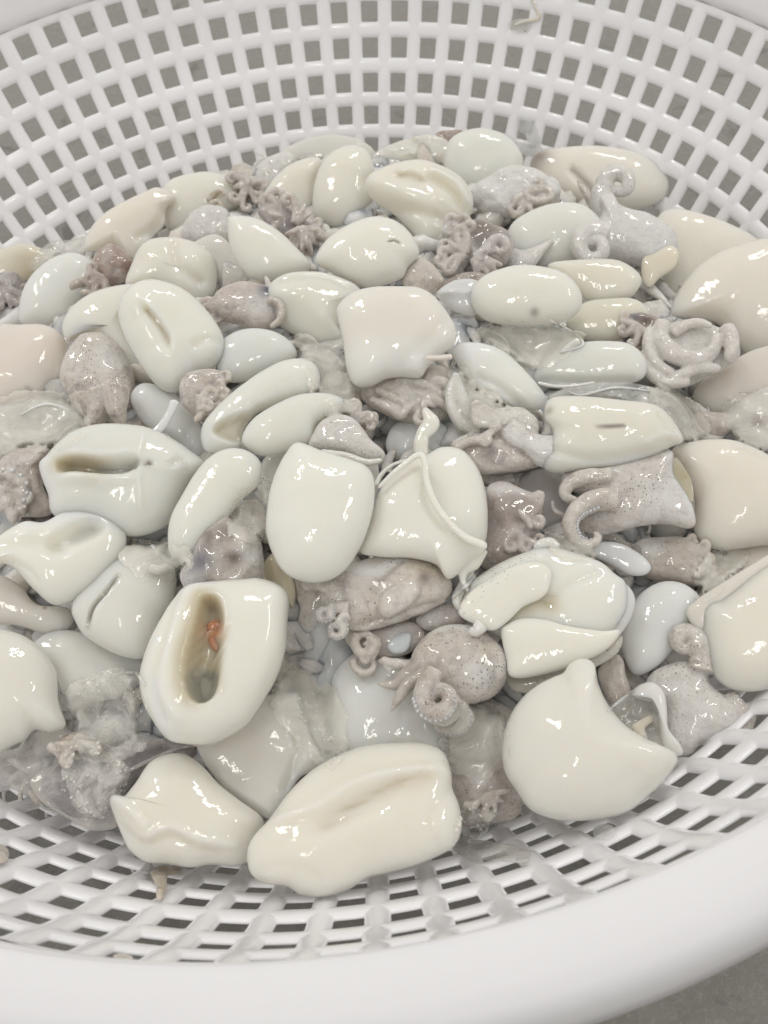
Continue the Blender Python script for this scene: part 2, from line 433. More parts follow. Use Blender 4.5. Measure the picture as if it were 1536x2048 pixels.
def fan(parent, cx, cy, ang, nn, L, r, spread, lvl, col, h0=0, curlp=.6, seed=0):
    """nn tapering arms fanning out of a head towards image angle ang (degrees, y down)"""
    rr = random.Random(seed + int(cx))
    for i in range(nn):
        a = math.radians(ang + spread * ((i + .5) / nn - .5) + rr.uniform(-8, 8)); l = L * rr.uniform(.7, 1.1)
        ex, ey = cx + l * math.cos(a), cy + l * math.sin(a)
        bend = rr.uniform(-.3, .3); mx, my = cx + l * .55 * math.cos(a + bend), cy + l * .55 * math.sin(a + bend)
        pts = [(cx, cy), (mx, my), (ex, ey)]
        if rr.random() < curlp:
            d = rr.choice((-1, 1)); R = r * rr.uniform(1.2, 1.7); ca = a + d * math.pi / 2
            ccx, ccy = ex + R * math.cos(ca), ey + R * math.sin(ca)
            pts += curl(ccx, ccy, R, math.degrees(ca) + 180, .95, d)[1:]
        tube('arm', pts, (r * 1.1, r * .8, r * .28), lvl, col, parent, h=(h0, h0 + rr.uniform(2, 10), h0 + rr.uniform(-4, 6)), scal=.05, cxy=(cx, cy))

# ------------------------------------------------------------------ floor
fz = -.60
g = 12.0
floor = link('floor', [(-g, -g, fz), (g, -g, fz), (g, g, fz), (-g, g, fz)], [(0, 1, 2, 3)], M_FLOOR, color=(.5, .5, .5)); floor['kind'] = 'structure'

# ------------------------------------------------------------------ basket
NR = 91
rows = [(1.0, 0.0), (.97025, -.06735), (.93456, -.13095), (.89416, -.18907), (.86043, -.24656), (.822, -.303), (.784, -.357), (.742, -.410), (.694, -.461), (.64, -.507)]
prof = [(1.034, .141), (1.0085, .030)] + [rows[0]] + rows[1:] + [(.60, -.53)]
basket = empty('basket', (0, 0, fz), 'large round white plastic basket with square holes, full of squid', 'basket')
def lathe(name, pr, parent, nseg=182, close=True):
    V = []; fs = []; k = len(pr)
    for i in range(nseg):
        a = 2 * math.pi * i / nseg
        for r, z in pr: V.append((r * math.cos(a), r * math.sin(a), z))
    for i in range(nseg):
        i2 = (i + 1) % nseg
        for j in range(k if close else k - 1):
            j2 = (j + 1) % k; fs.append((i * k + j, i2 * k + j, i2 * k + j2, i * k + j2))
    return link(name, V, fs, M_PLASTIC, parent)
T0 = .0055
_fine = crom(np.array([(1.036, .075)] + rows + [(.60, -.53)]), 400, False)
_cp = np.array(rows); _d = np.r_[0, np.cumsum(np.linalg.norm(np.diff(_fine, axis=0), axis=1))]
_si = [_d[np.argmin(np.linalg.norm(_fine - q, axis=1))] for q in _cp]
def wall_pt(sp, hh):
    """sp: row number (0 = top row of holes, half numbers = between rows), hh: height above the middle of the wall, inwards"""
    L = np.interp(sp, np.arange(len(_si)), _si) if 0 <= sp <= len(_si) - 1 else (_si[0] + sp * (_si[1] - _si[0]) if sp < 0 else _si[-1] + (sp - len(_si) + 1) * (_si[-1] - _si[-2]))
    q = np.array([np.interp(L, _d, _fine[:, 0]), np.interp(L, _d, _fine[:, 1])])
    q2 = np.array([np.interp(L + .01, _d, _fine[:, 0]), np.interp(L + .01, _d, _fine[:, 1])]) - np.array([np.interp(L - .01, _d, _fine[:, 0]), np.interp(L - .01, _d, _fine[:, 1])])
    q2 /= np.linalg.norm(q2); return q + np.array([q2[1], -q2[0]]) * hh * (1 if q2[1] < 0 else -1)
ph0 = 1.3225344
def perforated_wall():
    idx = {}; V = []; fs = []
    def vid(a, sp, hh):
        k = (round((a % NR) * 400), round(sp * 400), round(hh * 1e5))
        if k not in idx:
            q = wall_pt(sp, hh); an = ph0 + a * 2 * math.pi / NR; idx[k] = len(V); V.append((q[0] * math.cos(an), q[0] * math.sin(an), q[1]))
        return idx[k]
    hx, hy, rc = .268, .278, .03
    # unit loop, 24 points: 6 per side
    def loop(ex, ey, c):
        out = []
        for sx, sy, ax_ in ((1, 1, 0), (-1, 1, 1), (-1, -1, 2), (1, -1, 3)):
            ccx, ccy = sx * (ex - c), sy * (ey - c)
            for t in (0, .5, 1):
                an = math.radians(90 * ax_ + 90 * t); out.append((ccx + c * math.cos(an), ccy + c * math.sin(an)))
        full = []
        for k in range(12):
            a, b = out[k], out[(k + 1) % 12]; full.append(a)
            if k % 3 == 2: full += [tuple(a[i] + (b[i] - a[i]) * f for i in (0, 1)) for f in (1 / 3, 2 / 3)]
        return full
    L0 = loop(.5, .5, 0.0)     # cell edge; corners coincide
    for ci in range(NR):
        for rj in range(len(rows) - 1):
            rows_ = []
            jit = .003 * math.sin(ci * 12.9898 + rj * 78.233), .003 * math.sin(ci * 39.3 + rj * 11.1)
            for ex, ey, c, kind in ((.5, .5, 0, 'mid'), (.41, .41, .06, 'top'), (hx + .035, hy + .035, .05, 'sh'), (hx + .008, hy + .008, rc, 'ed'), (hx, hy, rc, 'in'), (hx, hy, rc, 'bk'), (.5, .5, 0, 'bm')):
                ids = []
                for x, y in loop(ex, ey, c):
                    if kind in ('mid', 'bm'):
                        x, y = round(x * 6) / 6 if abs(x) < .499 else x, round(y * 6) / 6 if abs(y) < .499 else y
                        rib = abs(abs(x) - .5) < 1e-6; hh = T0 if rib else T0 * .8
                        if kind == 'bm': hh = -.0024
                    else:
                        onx = abs(x) / ex > abs(y) / ey
                        hh = {'top': T0 * (.93 if onx else .78), 'sh': T0 * .55, 'ed': T0 * .16, 'in': -.0005, 'bk': -.0024}[kind]
                        x += jit[0]; y += jit[1]
                    ids.append(vid(ci + x, rj + y, hh))
                rows_.append(ids)
            for a, b in zip(rows_[:-1], rows_[1:]):
                for k in range(20):
                    k2 = (k + 1) % 20; f = [a[k], a[k2], b[k2], b[k]]; g = []
                    for q in f:
                        if q not in g: g.append(q)
                    if len(g) > 2: fs.append(tuple(g))
    return link('perforated_wall', V, fs, M_PLASTIC, basket)
perforated_wall()
_t = wall_pt(-.5, T0 * .8); _b = wall_pt(-.5, -.0024)
lathe('wall_band', [tuple(_t), (_t[0] + .004, _t[1] + .02), (1.0215, .095), (1.0325, .137), (1.040, .1395), (1.046, .135), (1.031, .080), tuple(_b)][::-1], basket)
rim = [(1.0327, .1372), (1.0337, .1405), (1.0365, .1425), (1.043, .1435), (1.058, .1425), (1.076, .138), (1.092, .131), (1.102, .119), (1.107, .103), (1.108, .08), (1.109, .045), (1.102, .043), (1.100, .08), (1.094, .108), (1.082, .125), (1.06, .133), (1.042, .1345)]
o = lathe('rim', rim[::-1], basket, 364); o.data.materials[0] = M_RIM
lathe('base', [(.0, -.535), (.60, -.535), (.635, -.51), (.64, -.52), (.605, -.55), (.60, -.598), (.59, -.598), (.59, -.55), (0, -.55)][::-1], basket, 91)

# ------------------------------------------------------------------ deep heap: squid below the ones one can tell apart
def deep_heap():
    V = []; fs = []; br = []
    rr = np.random.RandomState(11)
    nu, nv = 14, 9
    k = 0
    for it in range(900):
        a = rr.rand() * 2 * math.pi; r = math.sqrt(rr.rand()) * .80; x, y = r * math.cos(a), r * math.sin(a)
        z = heap_z(x, y) + .026 * max(0, 1 - (r / .66) ** 2) - .026 - rr.rand() * .045 - (.028 if r > .68 else 0)
        wall_r = .86 - (-.246 - z) * .66 - .075
        if r > wall_r: x *= wall_r / r; y *= wall_r / r
        L, W, Hh = .04 + rr.rand() * .04, .025 + rr.rand() * .03, .022 + rr.rand() * .018
        th = rr.rand() * math.pi; ti = (rr.rand(2) - .5) * .9; lum = rr.rand()
        b0 = len(V)
        for j in range(nv + 1):
            ph = math.pi * j / nv
            for i in range(nu):
                la = 2 * math.pi * i / nu; q = np.array([L * math.cos(ph), W * math.sin(ph) * math.cos(la) * (1 + .25 * math.cos(ph)), Hh * math.sin(ph) * math.sin(la)])
                q = q * (1 + .16 * math.sin(3 * la + it) * math.sin(2 * ph) + .12 * math.sin(2 * la + 1.7 * it) + .10 * math.sin(5 * ph + it))
                X = q[0] * math.cos(th) - q[1] * math.sin(th); Y = q[0] * math.sin(th) + q[1] * math.cos(th)
                V.append((x + X, y + Y, z + q[2] + X * ti[0] + Y * ti[1])); br.append(.9 * (lum > .45) * (.5 + .5 * rr.rand()))
        for j in range(nv):
            for i in range(nu):
                i2 = (i + 1) % nu; fs.append((b0 + j * nu + i, b0 + j * nu + i2, b0 + (j + 1) * nu + i2, b0 + (j + 1) * nu + i))
    for it in range(900):       # loose arms between the bodies
        a = rr.rand() * 2 * math.pi; r = math.sqrt(rr.rand()) * .80; x, y = r * math.cos(a), r * math.sin(a)
        z = heap_z(x, y) + .03 * max(0, 1 - (r / .66) ** 2) - .008 - rr.rand() * .03 - (.025 if r > .68 else 0)
        wall_r = .86 - (-.246 - z) * .66 - .05
        if r > wall_r: x *= wall_r / r; y *= wall_r / r
        P = [np.array([x, y, z])]; d = rr.rand() * 2 * math.pi; cv = (rr.rand() - .5) * 1.5; lum = .3 + .7 * rr.rand()
        ns = 12
        for q in range(ns):
            P.append(P[-1] + np.array([math.cos(d), math.sin(d), (rr.rand() - .5) * .5]) * .0078); d += cv * (.25 + .07 * q)
        R0 = .006 + rr.rand() * .009; b0 = len(V)
        for q, p in enumerate(P):
            t_ = P[min(q + 1, ns)] - P[max(q - 1, 0)]; t_ /= np.linalg.norm(t_); s_ = np.cross(t_, (0, 0, 1)); s_ /= np.linalg.norm(s_); b_ = np.cross(s_, t_); R = R0 * (1 - .85 * q / ns)
            for i in range(8):
                an = i * math.pi / 4; V.append(tuple(p + (s_ * math.cos(an) + b_ * math.sin(an)) * R)); br.append(lum)
        for q in range(ns):
            for i in range(8):
                i2 = (i + 1) % 8; fs.append((b0 + q * 8 + i, b0 + q * 8 + i2, b0 + (q + 1) * 8 + i2, b0 + (q + 1) * 8 + i))
    # closing sheet underneath
    b0 = len(V); nr, na = 12, 48
    for j in range(nr + 1):
        for i in range(na):
            r = .75 * j / nr; a = 2 * math.pi * i / na; V.append((r * math.cos(a), r * math.sin(a), heap_z(r, 0) - .12)); br.append(.1)
    for j in range(nr):
        for i in range(na):
            i2 = (i + 1) % na; fs.append((b0 + j * na + i, b0 + (j + 1) * na + i, b0 + (j + 1) * na + i2, b0 + j * na + i2))
    o = link('squid_heap', V, fs, M_HEAD, color=(.70, .65, .58), attrs={'milk': np.array(br) * .75}); o.data.materials.append(M_FLESH); o.data.polygons.foreach_set('material_index', [1 if (i < 900 * nu * nv and (i // (nu * nv)) % 3) else 0 for i in range(len(fs))])
    tag(o, 'grey brown mass of squid lying deeper in the basket below the rest', 'squid heap'); o['kind'] = 'stuff'
deep_heap()

# palette (real surface colours)
CREAM = (.86, .825, .735); WHITE = (.875, .865, .79); COOL = (.87, .86, .79); BLUE = (.79, .805, .79); PINK = (.79, .71, .64); BEIGE = (.83, .785, .705)
GREYW = (.78, .775, .735); TAUPE = (.42, .36, .31); GREYH = (.52, .49, .475); DARKH = (.22, .19, .19); PALEH = (.70, .68, .67); SAND = (.55, .47, .36)

def squid(px, py, lvl, label, name='squid', cat='squid'):
    pl = Plane(px, py, lvl * .04)
    return empty(name, pl.p - pl.n * .04, label, cat)

from mathutils.kdtree import KDTree
def fuse(root, names=('head', 'arm', 'eye', 'neck', 'collar'), new='head', mat=None, vox=2.1):
    """grow head and arms of one squid into a single continuous skin"""
    ch = [c for c in root.children if c.type == 'MESH' and c.name.split('.')[0] in names and c.data.materials[0] in ((M_HEAD,) if mat is None else FLESHES)]
    if len(ch) < 2: return
    V = []; fs = []; A = {}; tint = []; nv = 0
    keys = ('milk', 'gold', 'grey', 'ink', 'brown', 'speck', 'orange')
    for c in ch:
        me = c.data; k = len(me.vertices); co = np.empty(k * 3); me.vertices.foreach_get('co', co); co = co.reshape(-1, 3) + np.array(c.location)
        V.append(co); fs += [tuple(v + nv for v in p.vertices) for p in me.polygons]
        for q in keys:
            a = np.zeros(k, np.float32)
            if q in me.attributes: me.attributes[q].data.foreach_get('value', a)
            A.setdefault(q, []).append(a)
        a = np.empty(k * 3, np.float32); me.attributes['tint'].data.foreach_get('vector', a); tint.append(a.reshape(-1, 3)); nv += k
    V = np.vstack(V); tint = np.vstack(tint); A = {q: np.concatenate(v) for q, v in A.items()}
    me = bpy.data.meshes.new('tmp'); me.from_pydata(V.tolist(), [], fs); o = bpy.data.objects.new('tmp', me); COL.objects.link(o)
    m = o.modifiers.new('r', 'REMESH'); m.mode = 'VOXEL'; m.voxel_size = vox * .000165
    m2 = o.modifiers.new('s', 'SMOOTH'); m2.factor = .5; m2.iterations = 5
    dg = bpy.context.evaluated_depsgraph_get(); ev = o.evaluated_get(dg); nm = bpy.data.meshes.new_from_object(ev)
    bpy.data.objects.remove(o); bpy.data.meshes.remove(me)
    kd = KDTree(len(V))
    for i, v in enumerate(V): kd.insert(v, i)
    kd.balance()
    n = len(nm.vertices); co = np.empty(n * 3); nm.vertices.foreach_get('co', co); co = co.reshape(-1, 3)
    idx = np.array([[q[1] for q in kd.find_n(c, 6)] for c in co])
    for q in keys:
        a = A[q][idx].mean(1)
        if a.max() > .01: at = nm.attributes.new(q, 'FLOAT', 'POINT'); at.data.foreach_set('value', a.astype(np.float32))
    at = nm.attributes.new('tint', 'FLOAT_VECTOR', 'POINT'); at.data.foreach_set('vector', tint[idx].mean(1).astype(np.float32).ravel())
    nm.polygons.foreach_set('use_smooth', [True] * len(nm.polygons)); nm.materials.clear(); nm.materials.append(mat or M_HEAD); nm.name = new; nm.update()
    for c in ch:
        d = c.data; bpy.data.objects.remove(c); bpy.data.meshes.remove(d)
    ob = bpy.data.objects.new(new, nm); COL.objects.link(ob); ob.parent = root

from mathutils.bvhtree import BVHTree
_bvh = {}
def build_bvh():
    V = []; fs = []; n = 0
    bpy.context.view_layer.update()
    for o in bpy.data.objects:
        if o.type != 'MESH' or o.name.split('.')[0] in ('floor', 'ice_slush', 'water_drops') or 'skin_film' in o.name: continue
        if o.parent and o.parent.name == 'basket' and o.name != 'perforated_wall': continue
        me = o.data; k = len(me.vertices); co = np.empty(k * 3); me.vertices.foreach_get('co', co); mw = np.array(o.matrix_world)
        co = co.reshape(-1, 3) @ mw[:3, :3].T + mw[:3, 3]; V += co.tolist(); fs += [tuple(v + n for v in p.vertices) for p in me.polygons]; n += k
    _bvh['t'] = BVHTree.FromPolygons(V, fs)
def film(poly, label, col=(.88, .86, .80), step=5, sm=26, lift=1.6, nzamp=.9, nzf=30, holes=.0, mat=None, seed=0, name='skin_film', cat='skin film', sink=3):
    """a thin wet sheet lying over whatever is below it and bridging the gaps, following real surfaces found by ray casts"""
    P = crom(np.array(poly, float), 90); lo, hi = P.min(0), P.max(0)
    xs = np.arange(lo[0] - step * 2, hi[0] + step * 2, step); ys = np.arange(lo[1] - step * 2, hi[1] + step * 2, step)
    D = np.zeros((len(ys), len(xs))); o0 = Vector(CP * S)
    for j, y in enumerate(ys):
        for i, x in enumerate(xs):
            d = ray(x, y); h = _bvh['t'].ray_cast(o0, Vector(d)); D[j, i] = (h[3] / S) if h[0] is not None else 1.6
    base = D.copy(); px = np.median(D) / F
    def blur(A):
        B = np.pad(A, 1, mode='edge'); return (B[:-2, 1:-1] + B[2:, 1:-1] + B[1:-1, :-2] + B[1:-1, 2:] + 2 * A) / 6
    Z = base - lift * px
    for _ in range(sm): Z = np.minimum(blur(Z), base - lift * px)
    for _ in range(2): Z = blur(Z)
    V = []; idx = -np.ones(D.shape, int)
    X, Y = np.meshgrid(xs, ys); G = np.c_[X.ravel(), Y.ravel()]
    wob = np.array([noise.noise(Vector((a / 28, b / 28, seed))) + .5 * noise.noise(Vector((a / 11, b / 11, seed + 4))) for a, b in G])
    G2 = G + np.c_[wob, np.roll(wob, 7)] * 9
    ins = inside(G2, P); dd, _ = dist_poly(G2, np.vstack([P, P[:1]])); ins = ins.reshape(D.shape); dd = dd.reshape(D.shape); wob = wob.reshape(D.shape)
    for j in range(D.shape[0]):
        for i in range(D.shape[1]):
            if not ins[j, i] or (holes and noise.noise(Vector((xs[i] / 16, ys[j] / 16, seed + 9))) > 1 - holes): continue
            edge = min(1, dd[j, i] / (4 * step)); z = Z[j, i] * edge + (base[j, i] + sink * .0 * px) * (1 - edge)
            n_ = noise.noise(Vector((xs[i] / nzf, ys[j] / nzf, seed + 2))) + .6 * noise.noise(Vector((xs[i] / nzf * 2.7, ys[j] / nzf * 2.7, seed)))
            idx[j, i] = len(V); V.append(CP + ray(xs[i], ys[j]) * (z - (n_ * nzamp + .4) * px * edge))
    fs = []
    for j in range(D.shape[0] - 1):
        for i in range(D.shape[1] - 1):
            q = (idx[j, i], idx[j + 1, i], idx[j + 1, i + 1], idx[j, i + 1])
            if min(q) >= 0: fs.append(q)
            elif sum(k >= 0 for k in q) == 3: fs.append(tuple(k for k in q if k >= 0))
    if not fs: return None
    # real thickness: a second skin a little deeper
    n = len(V); back = [tuple(n + k for k in reversed(f)) for f in fs]; V2 = [v + (v - CP) / np.linalg.norm(v - CP) * 1.6 * px for v in V]
    cnt = {}
    for f in fs:
        for a, b in zip(f, f[1:] + f[:1]): cnt[(a, b)] = 1
    side = [(a, n + a, n + b, b)[::-1] for (a, b) in cnt if (b, a) not in cnt]
    o = link(name, V + V2, fs + back + side, mat or M_MEMB, color=col); tag(o, label, cat); return o

def drape(pts, r, col, label, lift=2.0, mat=None, cat='skin strand'):
    """a thin strand lying on whatever is below it"""
    P = crom(np.array(pts, float), 60, False); T = []
    for x, y in P:
        d = ray(x, y); h = _bvh['t'].ray_cast(Vector(CP * S), Vector(d)); T.append(h[3] / S if h[0] is not None else 1.5)
    T = np.array(T)
    for _ in range(10): T = np.minimum(np.r_[T[0], (T[:-2] + T[2:]) / 2, T[-1]], T)
    px = T.mean() / F; C = np.array([CP + ray(x, y) * (t - lift * px) for (x, y), t in zip(P, T)]); G = np.gradient(C, axis=0); V = []
    rr_ = np.interp(np.linspace(0, 1, 60), np.linspace(0, 1, len(r)), r) * px
    for i in range(60):
        g_ = G[i] / np.linalg.norm(G[i]); s_ = np.cross(g_, UP); s_ /= np.linalg.norm(s_); b_ = np.cross(s_, g_)
        for k in range(8): a = k * math.pi / 4; V.append(C[i] + (s_ * math.cos(a) + b_ * math.sin(a) * .6) * rr_[i] * (1 + .25 * noise.noise(Vector((i * .4, k, P[0][0])))))
    fs = [(i * 8 + k, i * 8 + (k + 1) % 8, (i + 1) * 8 + (k + 1) % 8, (i + 1) * 8 + k) for i in range(59) for k in range(8)] + [tuple(reversed(range(8))), tuple(472 + k for k in range(8))]
    o = link('skin_strand', V, fs, mat or M_THIN, color=col); tag(o, label, cat)
def suckers(root, pts, off, r, col=(.80, .79, .77), n=14):
    """a row of small suckers along the edge of an arm, seated on its real surface"""
    P = crom(np.array(pts, float), n, False); G = np.gradient(P, axis=0); V = []; fs = []
    off = np.interp(np.linspace(0, 1, n), [0, 1], off); r = np.interp(np.linspace(0, 1, n), [0, 1], r)
    for i in range(n):
        g_ = G[i] / np.linalg.norm(G[i]); q = P[i] + np.array([-g_[1], g_[0]]) * off[i]; d = ray(*q); h = _bvh['t'].ray_cast(Vector(CP * S), Vector(d))
        if h[0] is None: continue
        t = h[3] / S; p = CP + d * t; R = r[i] * t / F; b0 = len(V)
        for j in range(5):
            ph = math.pi * j / 4
            for k in range(8):
                a = k * math.pi / 4; V.append(p + R * (CM[:, 0] * math.sin(ph) * math.cos(a) + CM[:, 1] * math.sin(ph) * math.sin(a) + CM[:, 2] * math.cos(ph) * .7))
        for j in range(4):
            for k in range(8): fs.append((b0 + j * 8 + k, b0 + (j + 1) * 8 + k, b0 + (j + 1) * 8 + (k + 1) % 8, b0 + j * 8 + (k + 1) % 8))
    if V: link('suckers', V, fs, M_THIN, root, color=col)['kind'] = 'stuff'
def mantle(parent, out, lvl, col, **k):
    return blob('mantle', out, lvl, col, parent, **k)
def head(parent, out, lvl, col, **k):
    col = tuple(min(.8, c * 1.22) for c in col)
    k.setdefault('lump', 1.8); k.setdefault('rough', 4); k.setdefault('lumpf', 1.6)
    return blob('head', out, lvl, col, parent, mat=M_HEAD, **k)
def lone(out, lvl, col, label, name='squid_mantle', cat='squid mantle', **k):
    return blob(name, out, lvl, col, None, label=label, cat=cat, **k)
def fold(parent, out, lvl, col, th=.3, **k):
    return blob('skin_flap', out, lvl, col, parent, th=th, **k)
def memb(out, lvl, col, label, parent=None, th=.22, name='membrane', **k):
    k.setdefault('lump', 2.2); k.setdefault('lumpf', 2); k.setdefault('rough', 5)
    return blob(name, out, lvl, col, parent, mat=M_MEMB, th=th, label=label, cat=None if parent else 'skin scrap', **k)

# =============== foreground ===============
t = squid(710, 1640, 2.5, 'big flat creamy squid mantle with a diagonal fold, nearest the front rim')
mantle(t, [(497,1712),(508,1680),(545,1640),(580,1592),(625,1547),(680,1512),(735,1490),(800,1483),(850,1487),(885,1507),(900,1545),(904,1575),(920,1610),(926,1655),(912,1692),(880,1715),(830,1735),(770,1747),(735,1755),(690,1780),(640,1792),(600,1790),(575,1774),(530,1765),(503,1745)], 2.6, CREAM, th=.5, pw=2.6, lump=1.3,
  feats=[('fold',[(640,1668),(700,1622),(740,1596),(800,1560),(870,1548)],45,12),('groove',[(645,1668),(700,1628),(740,1600),(800,1566)],14,7),('ridge',[(560,1650),(640,1625),(690,1590),(740,1562),(800,1548),(873,1544),(900,1552)],10,9),('groove',[(520,1745),(580,1740),(640,1760)],10,4),('groove',[(900,1580),(860,1640),(880,1700)],12,4),('ridge',[(560,1760),(640,1700),(760,1650)],30,7)],
  paint=[('gold','line',[(660,1660),(740,1605),(850,1560)],16,.22)])
t = squid(370, 1620, 2, 'creamy mantle with a ledge across it, left of the big flat front one')
mantle(t, [(219,1598),(226,1592),(240,1600),(270,1568),(300,1530),(335,1512),(372,1510),(408,1533),(440,1568),(480,1602),(528,1640),(518,1680),(502,1718),(470,1733),(420,1730),(380,1735),(330,1727),(290,1725),(255,1702),(232,1655),(220,1615)], 2, CREAM, th=.6,
  feats=[('fold',[(222,1625),(262,1668),(295,1690),(345,1672),(400,1696),(480,1708)],30,11),('ridge',[(225,1598),(250,1620),(290,1660)],9,9),('ridge',[(300,1680),(345,1662),(400,1684),(470,1696)],8,5)])
lone([(395,1495),(440,1440),(520,1400),(588,1385),(606,1420),(628,1480),(650,1525),(600,1560),(560,1620),(530,1640),(480,1602),(430,1560)], .6, (.82,.775,.715), 'flattened pinkish white mantle behind the two front mantles', th=.35, lump=2, feats=[('ridge',[(602,1400),(622,1460),(640,1520)],9,12),('ridge',[(440,1560),(500,1600),(540,1630)],10,5),('groove',[(580,1430),(600,1500),(570,1580)],10,8)])
lone([(668,1350),(700,1312),(750,1298),(800,1310),(850,1350),(884,1420),(898,1490),(880,1535),(760,1545),(662,1510),(655,1450),(662,1390)], .0, BLUE, 'smooth bluish mantle just above the big flat front one', th=.55)
lone([(592,1180),(640,1165),(690,1230),(705,1300),(690,1370),(670,1430),(640,1400),(610,1340),(585,1270)], -.4, GREYW, 'grey translucent mantle hidden right of the mantle with the orange organ', th=.5)

# slit mantle with the orange organ
t = squid(430, 1320, 3, 'split open white mantle with an orange organ inside and dark mottled head')
head(t, [(358,1160),(370,1130),(395,1085),(420,1055),(447,1036),(482,1048),(512,1068),(528,1100),(532,1145),(515,1180),(450,1190),(385,1190)], 2.4, (.50,.46,.44), rough=7, paint=[('ink','spot',(405,1135,26),0,.8),('brown','spot',(450,1075,22),0,.7),('brown','spot',(472,1128,16),0,.9),('brown','spot',(420,1085,16),0,.7),('milk','spot',(505,1120,22),0,.9),('milk','spot',(385,1168,22),0,.7)])
mantle(t, [(351,1194),(380,1172),(440,1166),(490,1164),(522,1163),(560,1175),(581,1196),(580,1240),(576,1300),(560,1350),(530,1400),(490,1450),(450,1475),(410,1490),(370,1490),(330,1482),(302,1440),(288,1400),(285,1350),(298,1290),(320,1240)], 3, WHITE, th=.66, pw=2.5, cxy=(430,1320),
  feats=[('pit',[(416,1214),(404,1262),(392,1323),(390,1372),(400,1408),(418,1410),(436,1385),(447,1320),(449,1250),(438,1214)],12,54),('bump',(432,1270,15),0,16),('pit',[(388,1360),(392,1398),(410,1414),(432,1400),(440,1360),(420,1345)],7,14),('groove',[(355,1200),(335,1290),(318,1370),(335,1450)],10,7),('ridge',[(360,1230),(345,1310),(340,1400),(365,1450)],9,5),('ridge',[(560,1190),(555,1280),(520,1380)],22,5)],
  paint=[('gold','poly',[(398,1195),(378,1260),(364,1323),(370,1400),(400,1425),(446,1390),(452,1320),(453,1242),(438,1200)],18,.85),('grey','poly',[(388,1350),(388,1395),(408,1416),(434,1400),(442,1355),(420,1338)],9,.7),('orange','spot',(432,1270,17),0,.9),('milk','line',[(350,1480),(330,1440),(322,1380)],12,.8),('milk','line',[(362,1190),(420,1175)],14,.6)])
blob('organ', [(414,1250),(430,1240),(446,1247),(452,1270),(448,1296),(432,1304),(418,1290),(412,1270)], 3.42, (.50,.23,.13), t, th=.8, n=48, nf=14)
lone([(528,1130),(550,1105),(575,1130),(592,1180),(585,1215),(560,1180),(535,1170)], .6, (.72,.66,.50), 'yellowish bit of mantle right of the mottled head', th=.5)

# centre egg
lone([(591,890),(613,891),(640,902),(673,913),(705,924),(732,936),(746,955),(749,985),(744,1030),(722,1095),(689,1142),(648,1163),(605,1163),(566,1143),(543,1101),(532,1058),(534,1010),(541,975),(556,938),(572,912)], 4.2, (.86,.865,.80), 'smooth bright white egg shaped mantle in the middle with one pointed corner', th=.66, pw=2.2, lump=.5)
lone([(513,965),(530,918),(570,888),(600,895),(580,950),(545,1010),(525,1000)], 1.2, BLUE, 'bluish mantle peeping out left of the bright egg shaped one', th=.5)

# egg with skirt, its speckled head below
t = squid(850, 1050, 3, 'white squid with a thin skirt wrapped over its mantle and a speckled head')
head(t, [(640,1185),(680,1145),(720,1122),(800,1112),(865,1130),(902,1160),(897,1190),(850,1212),(792,1236),(740,1246),(690,1252),(658,1235),(645,1212)], 1.9, (.60,.56,.53), rough=4, paint=[('speck','all',None,0,.9),('milk','line',[(700,1140),(750,1150),(800,1130)],14,.9),('gold','spot',(850,1140,30),0,.35),('brown','spot',(850,1165,10),0,.8),('brown','line',[(752,1180),(790,1150),(810,1135)],4,.6)])
blob('eye', [(757,1215),(765,1190),(790,1170),(820,1158),(840,1170),(838,1195),(810,1218),(780,1235),(762,1230)], 2.4, PALEH, t, mat=M_HEAD, th=.7, n=60, nf=16)
for cx, cy, R, a0, d in ((648,1163,15,40,1),(648,1226,17,-30,1),(672,1258,20,-60,1)):
    tube('arm', [(700,1200+(cy-1200)*.5)] + curl(cx, cy, R, a0, 1.2, d), (12, 9, 7, 4), 2.4, (.60,.57,.54), t, scal=.14)
tube('arm', [(640,1180),(628,1170),(612,1175),(608,1165)], (10,9,6), 1.9, PALEH, t)
tube('arm', [(890,1190),(840,1215),(780,1240),(720,1256),(690,1250)], (14,13,10,6), 1.7, (.66,.64,.62), t, scal=.1)
mantle(t, [(812,935),(850,915),(880,898),(910,897),(935,908),(960,945),(974,1000),(976,1050),(968,1092),(945,1115),(890,1110),(840,1070),(805,1010)], 2.6, WHITE, th=.66)
fold(t, [(752,1000),(765,975),(795,940),(835,914),(853,930),(852,962),(870,1012),(900,1052),(940,1085),(971,1094),(968,1112),(940,1128),(900,1160),(870,1126),(820,1111),(760,1112),(722,1104),(738,1050)], 3.1, COOL, th=.42, pw=2.6, feats=[('groove',[(770,990),(800,950),(835,930)],8,4)])
tube('skin_rim', [(755,978),(795,940),(838,914),(851,930),(852,962),(868,1006),(895,1044),(930,1076),(962,1090),(972,1098)], (4,7,8,8,8,9,10), 3.9, WHITE, t, h=(0,10,14,14,8,0), mat=M_FLESH, cxy=(850,1040))
tube('arm', [(968,1095),(950,1125),(930,1140),(925,1160),(938,1185)], (11,13,10,7,3), 2.7, COOL, t, mat=M_FLESH)
tube('arm', [(845,815),(862,845),(845,870),(840,900),(850,920)], (5,17,15,17,12), 2.4, COOL, t, mat=M_FLESH, flat=.5, scal=.08)
tube('arm', [(838,914),(790,928),(762,950),(752,975)], (5,4,5,6), 3.4, WHITE, t, mat=M_FLESH)
lone([(773,892),(785,855),(820,835),(870,840),(905,868),(918,895),(890,920),(840,925),(790,920)], .3, BLUE, 'small bluish mantle in the gap behind the skirted squid', th=.6)

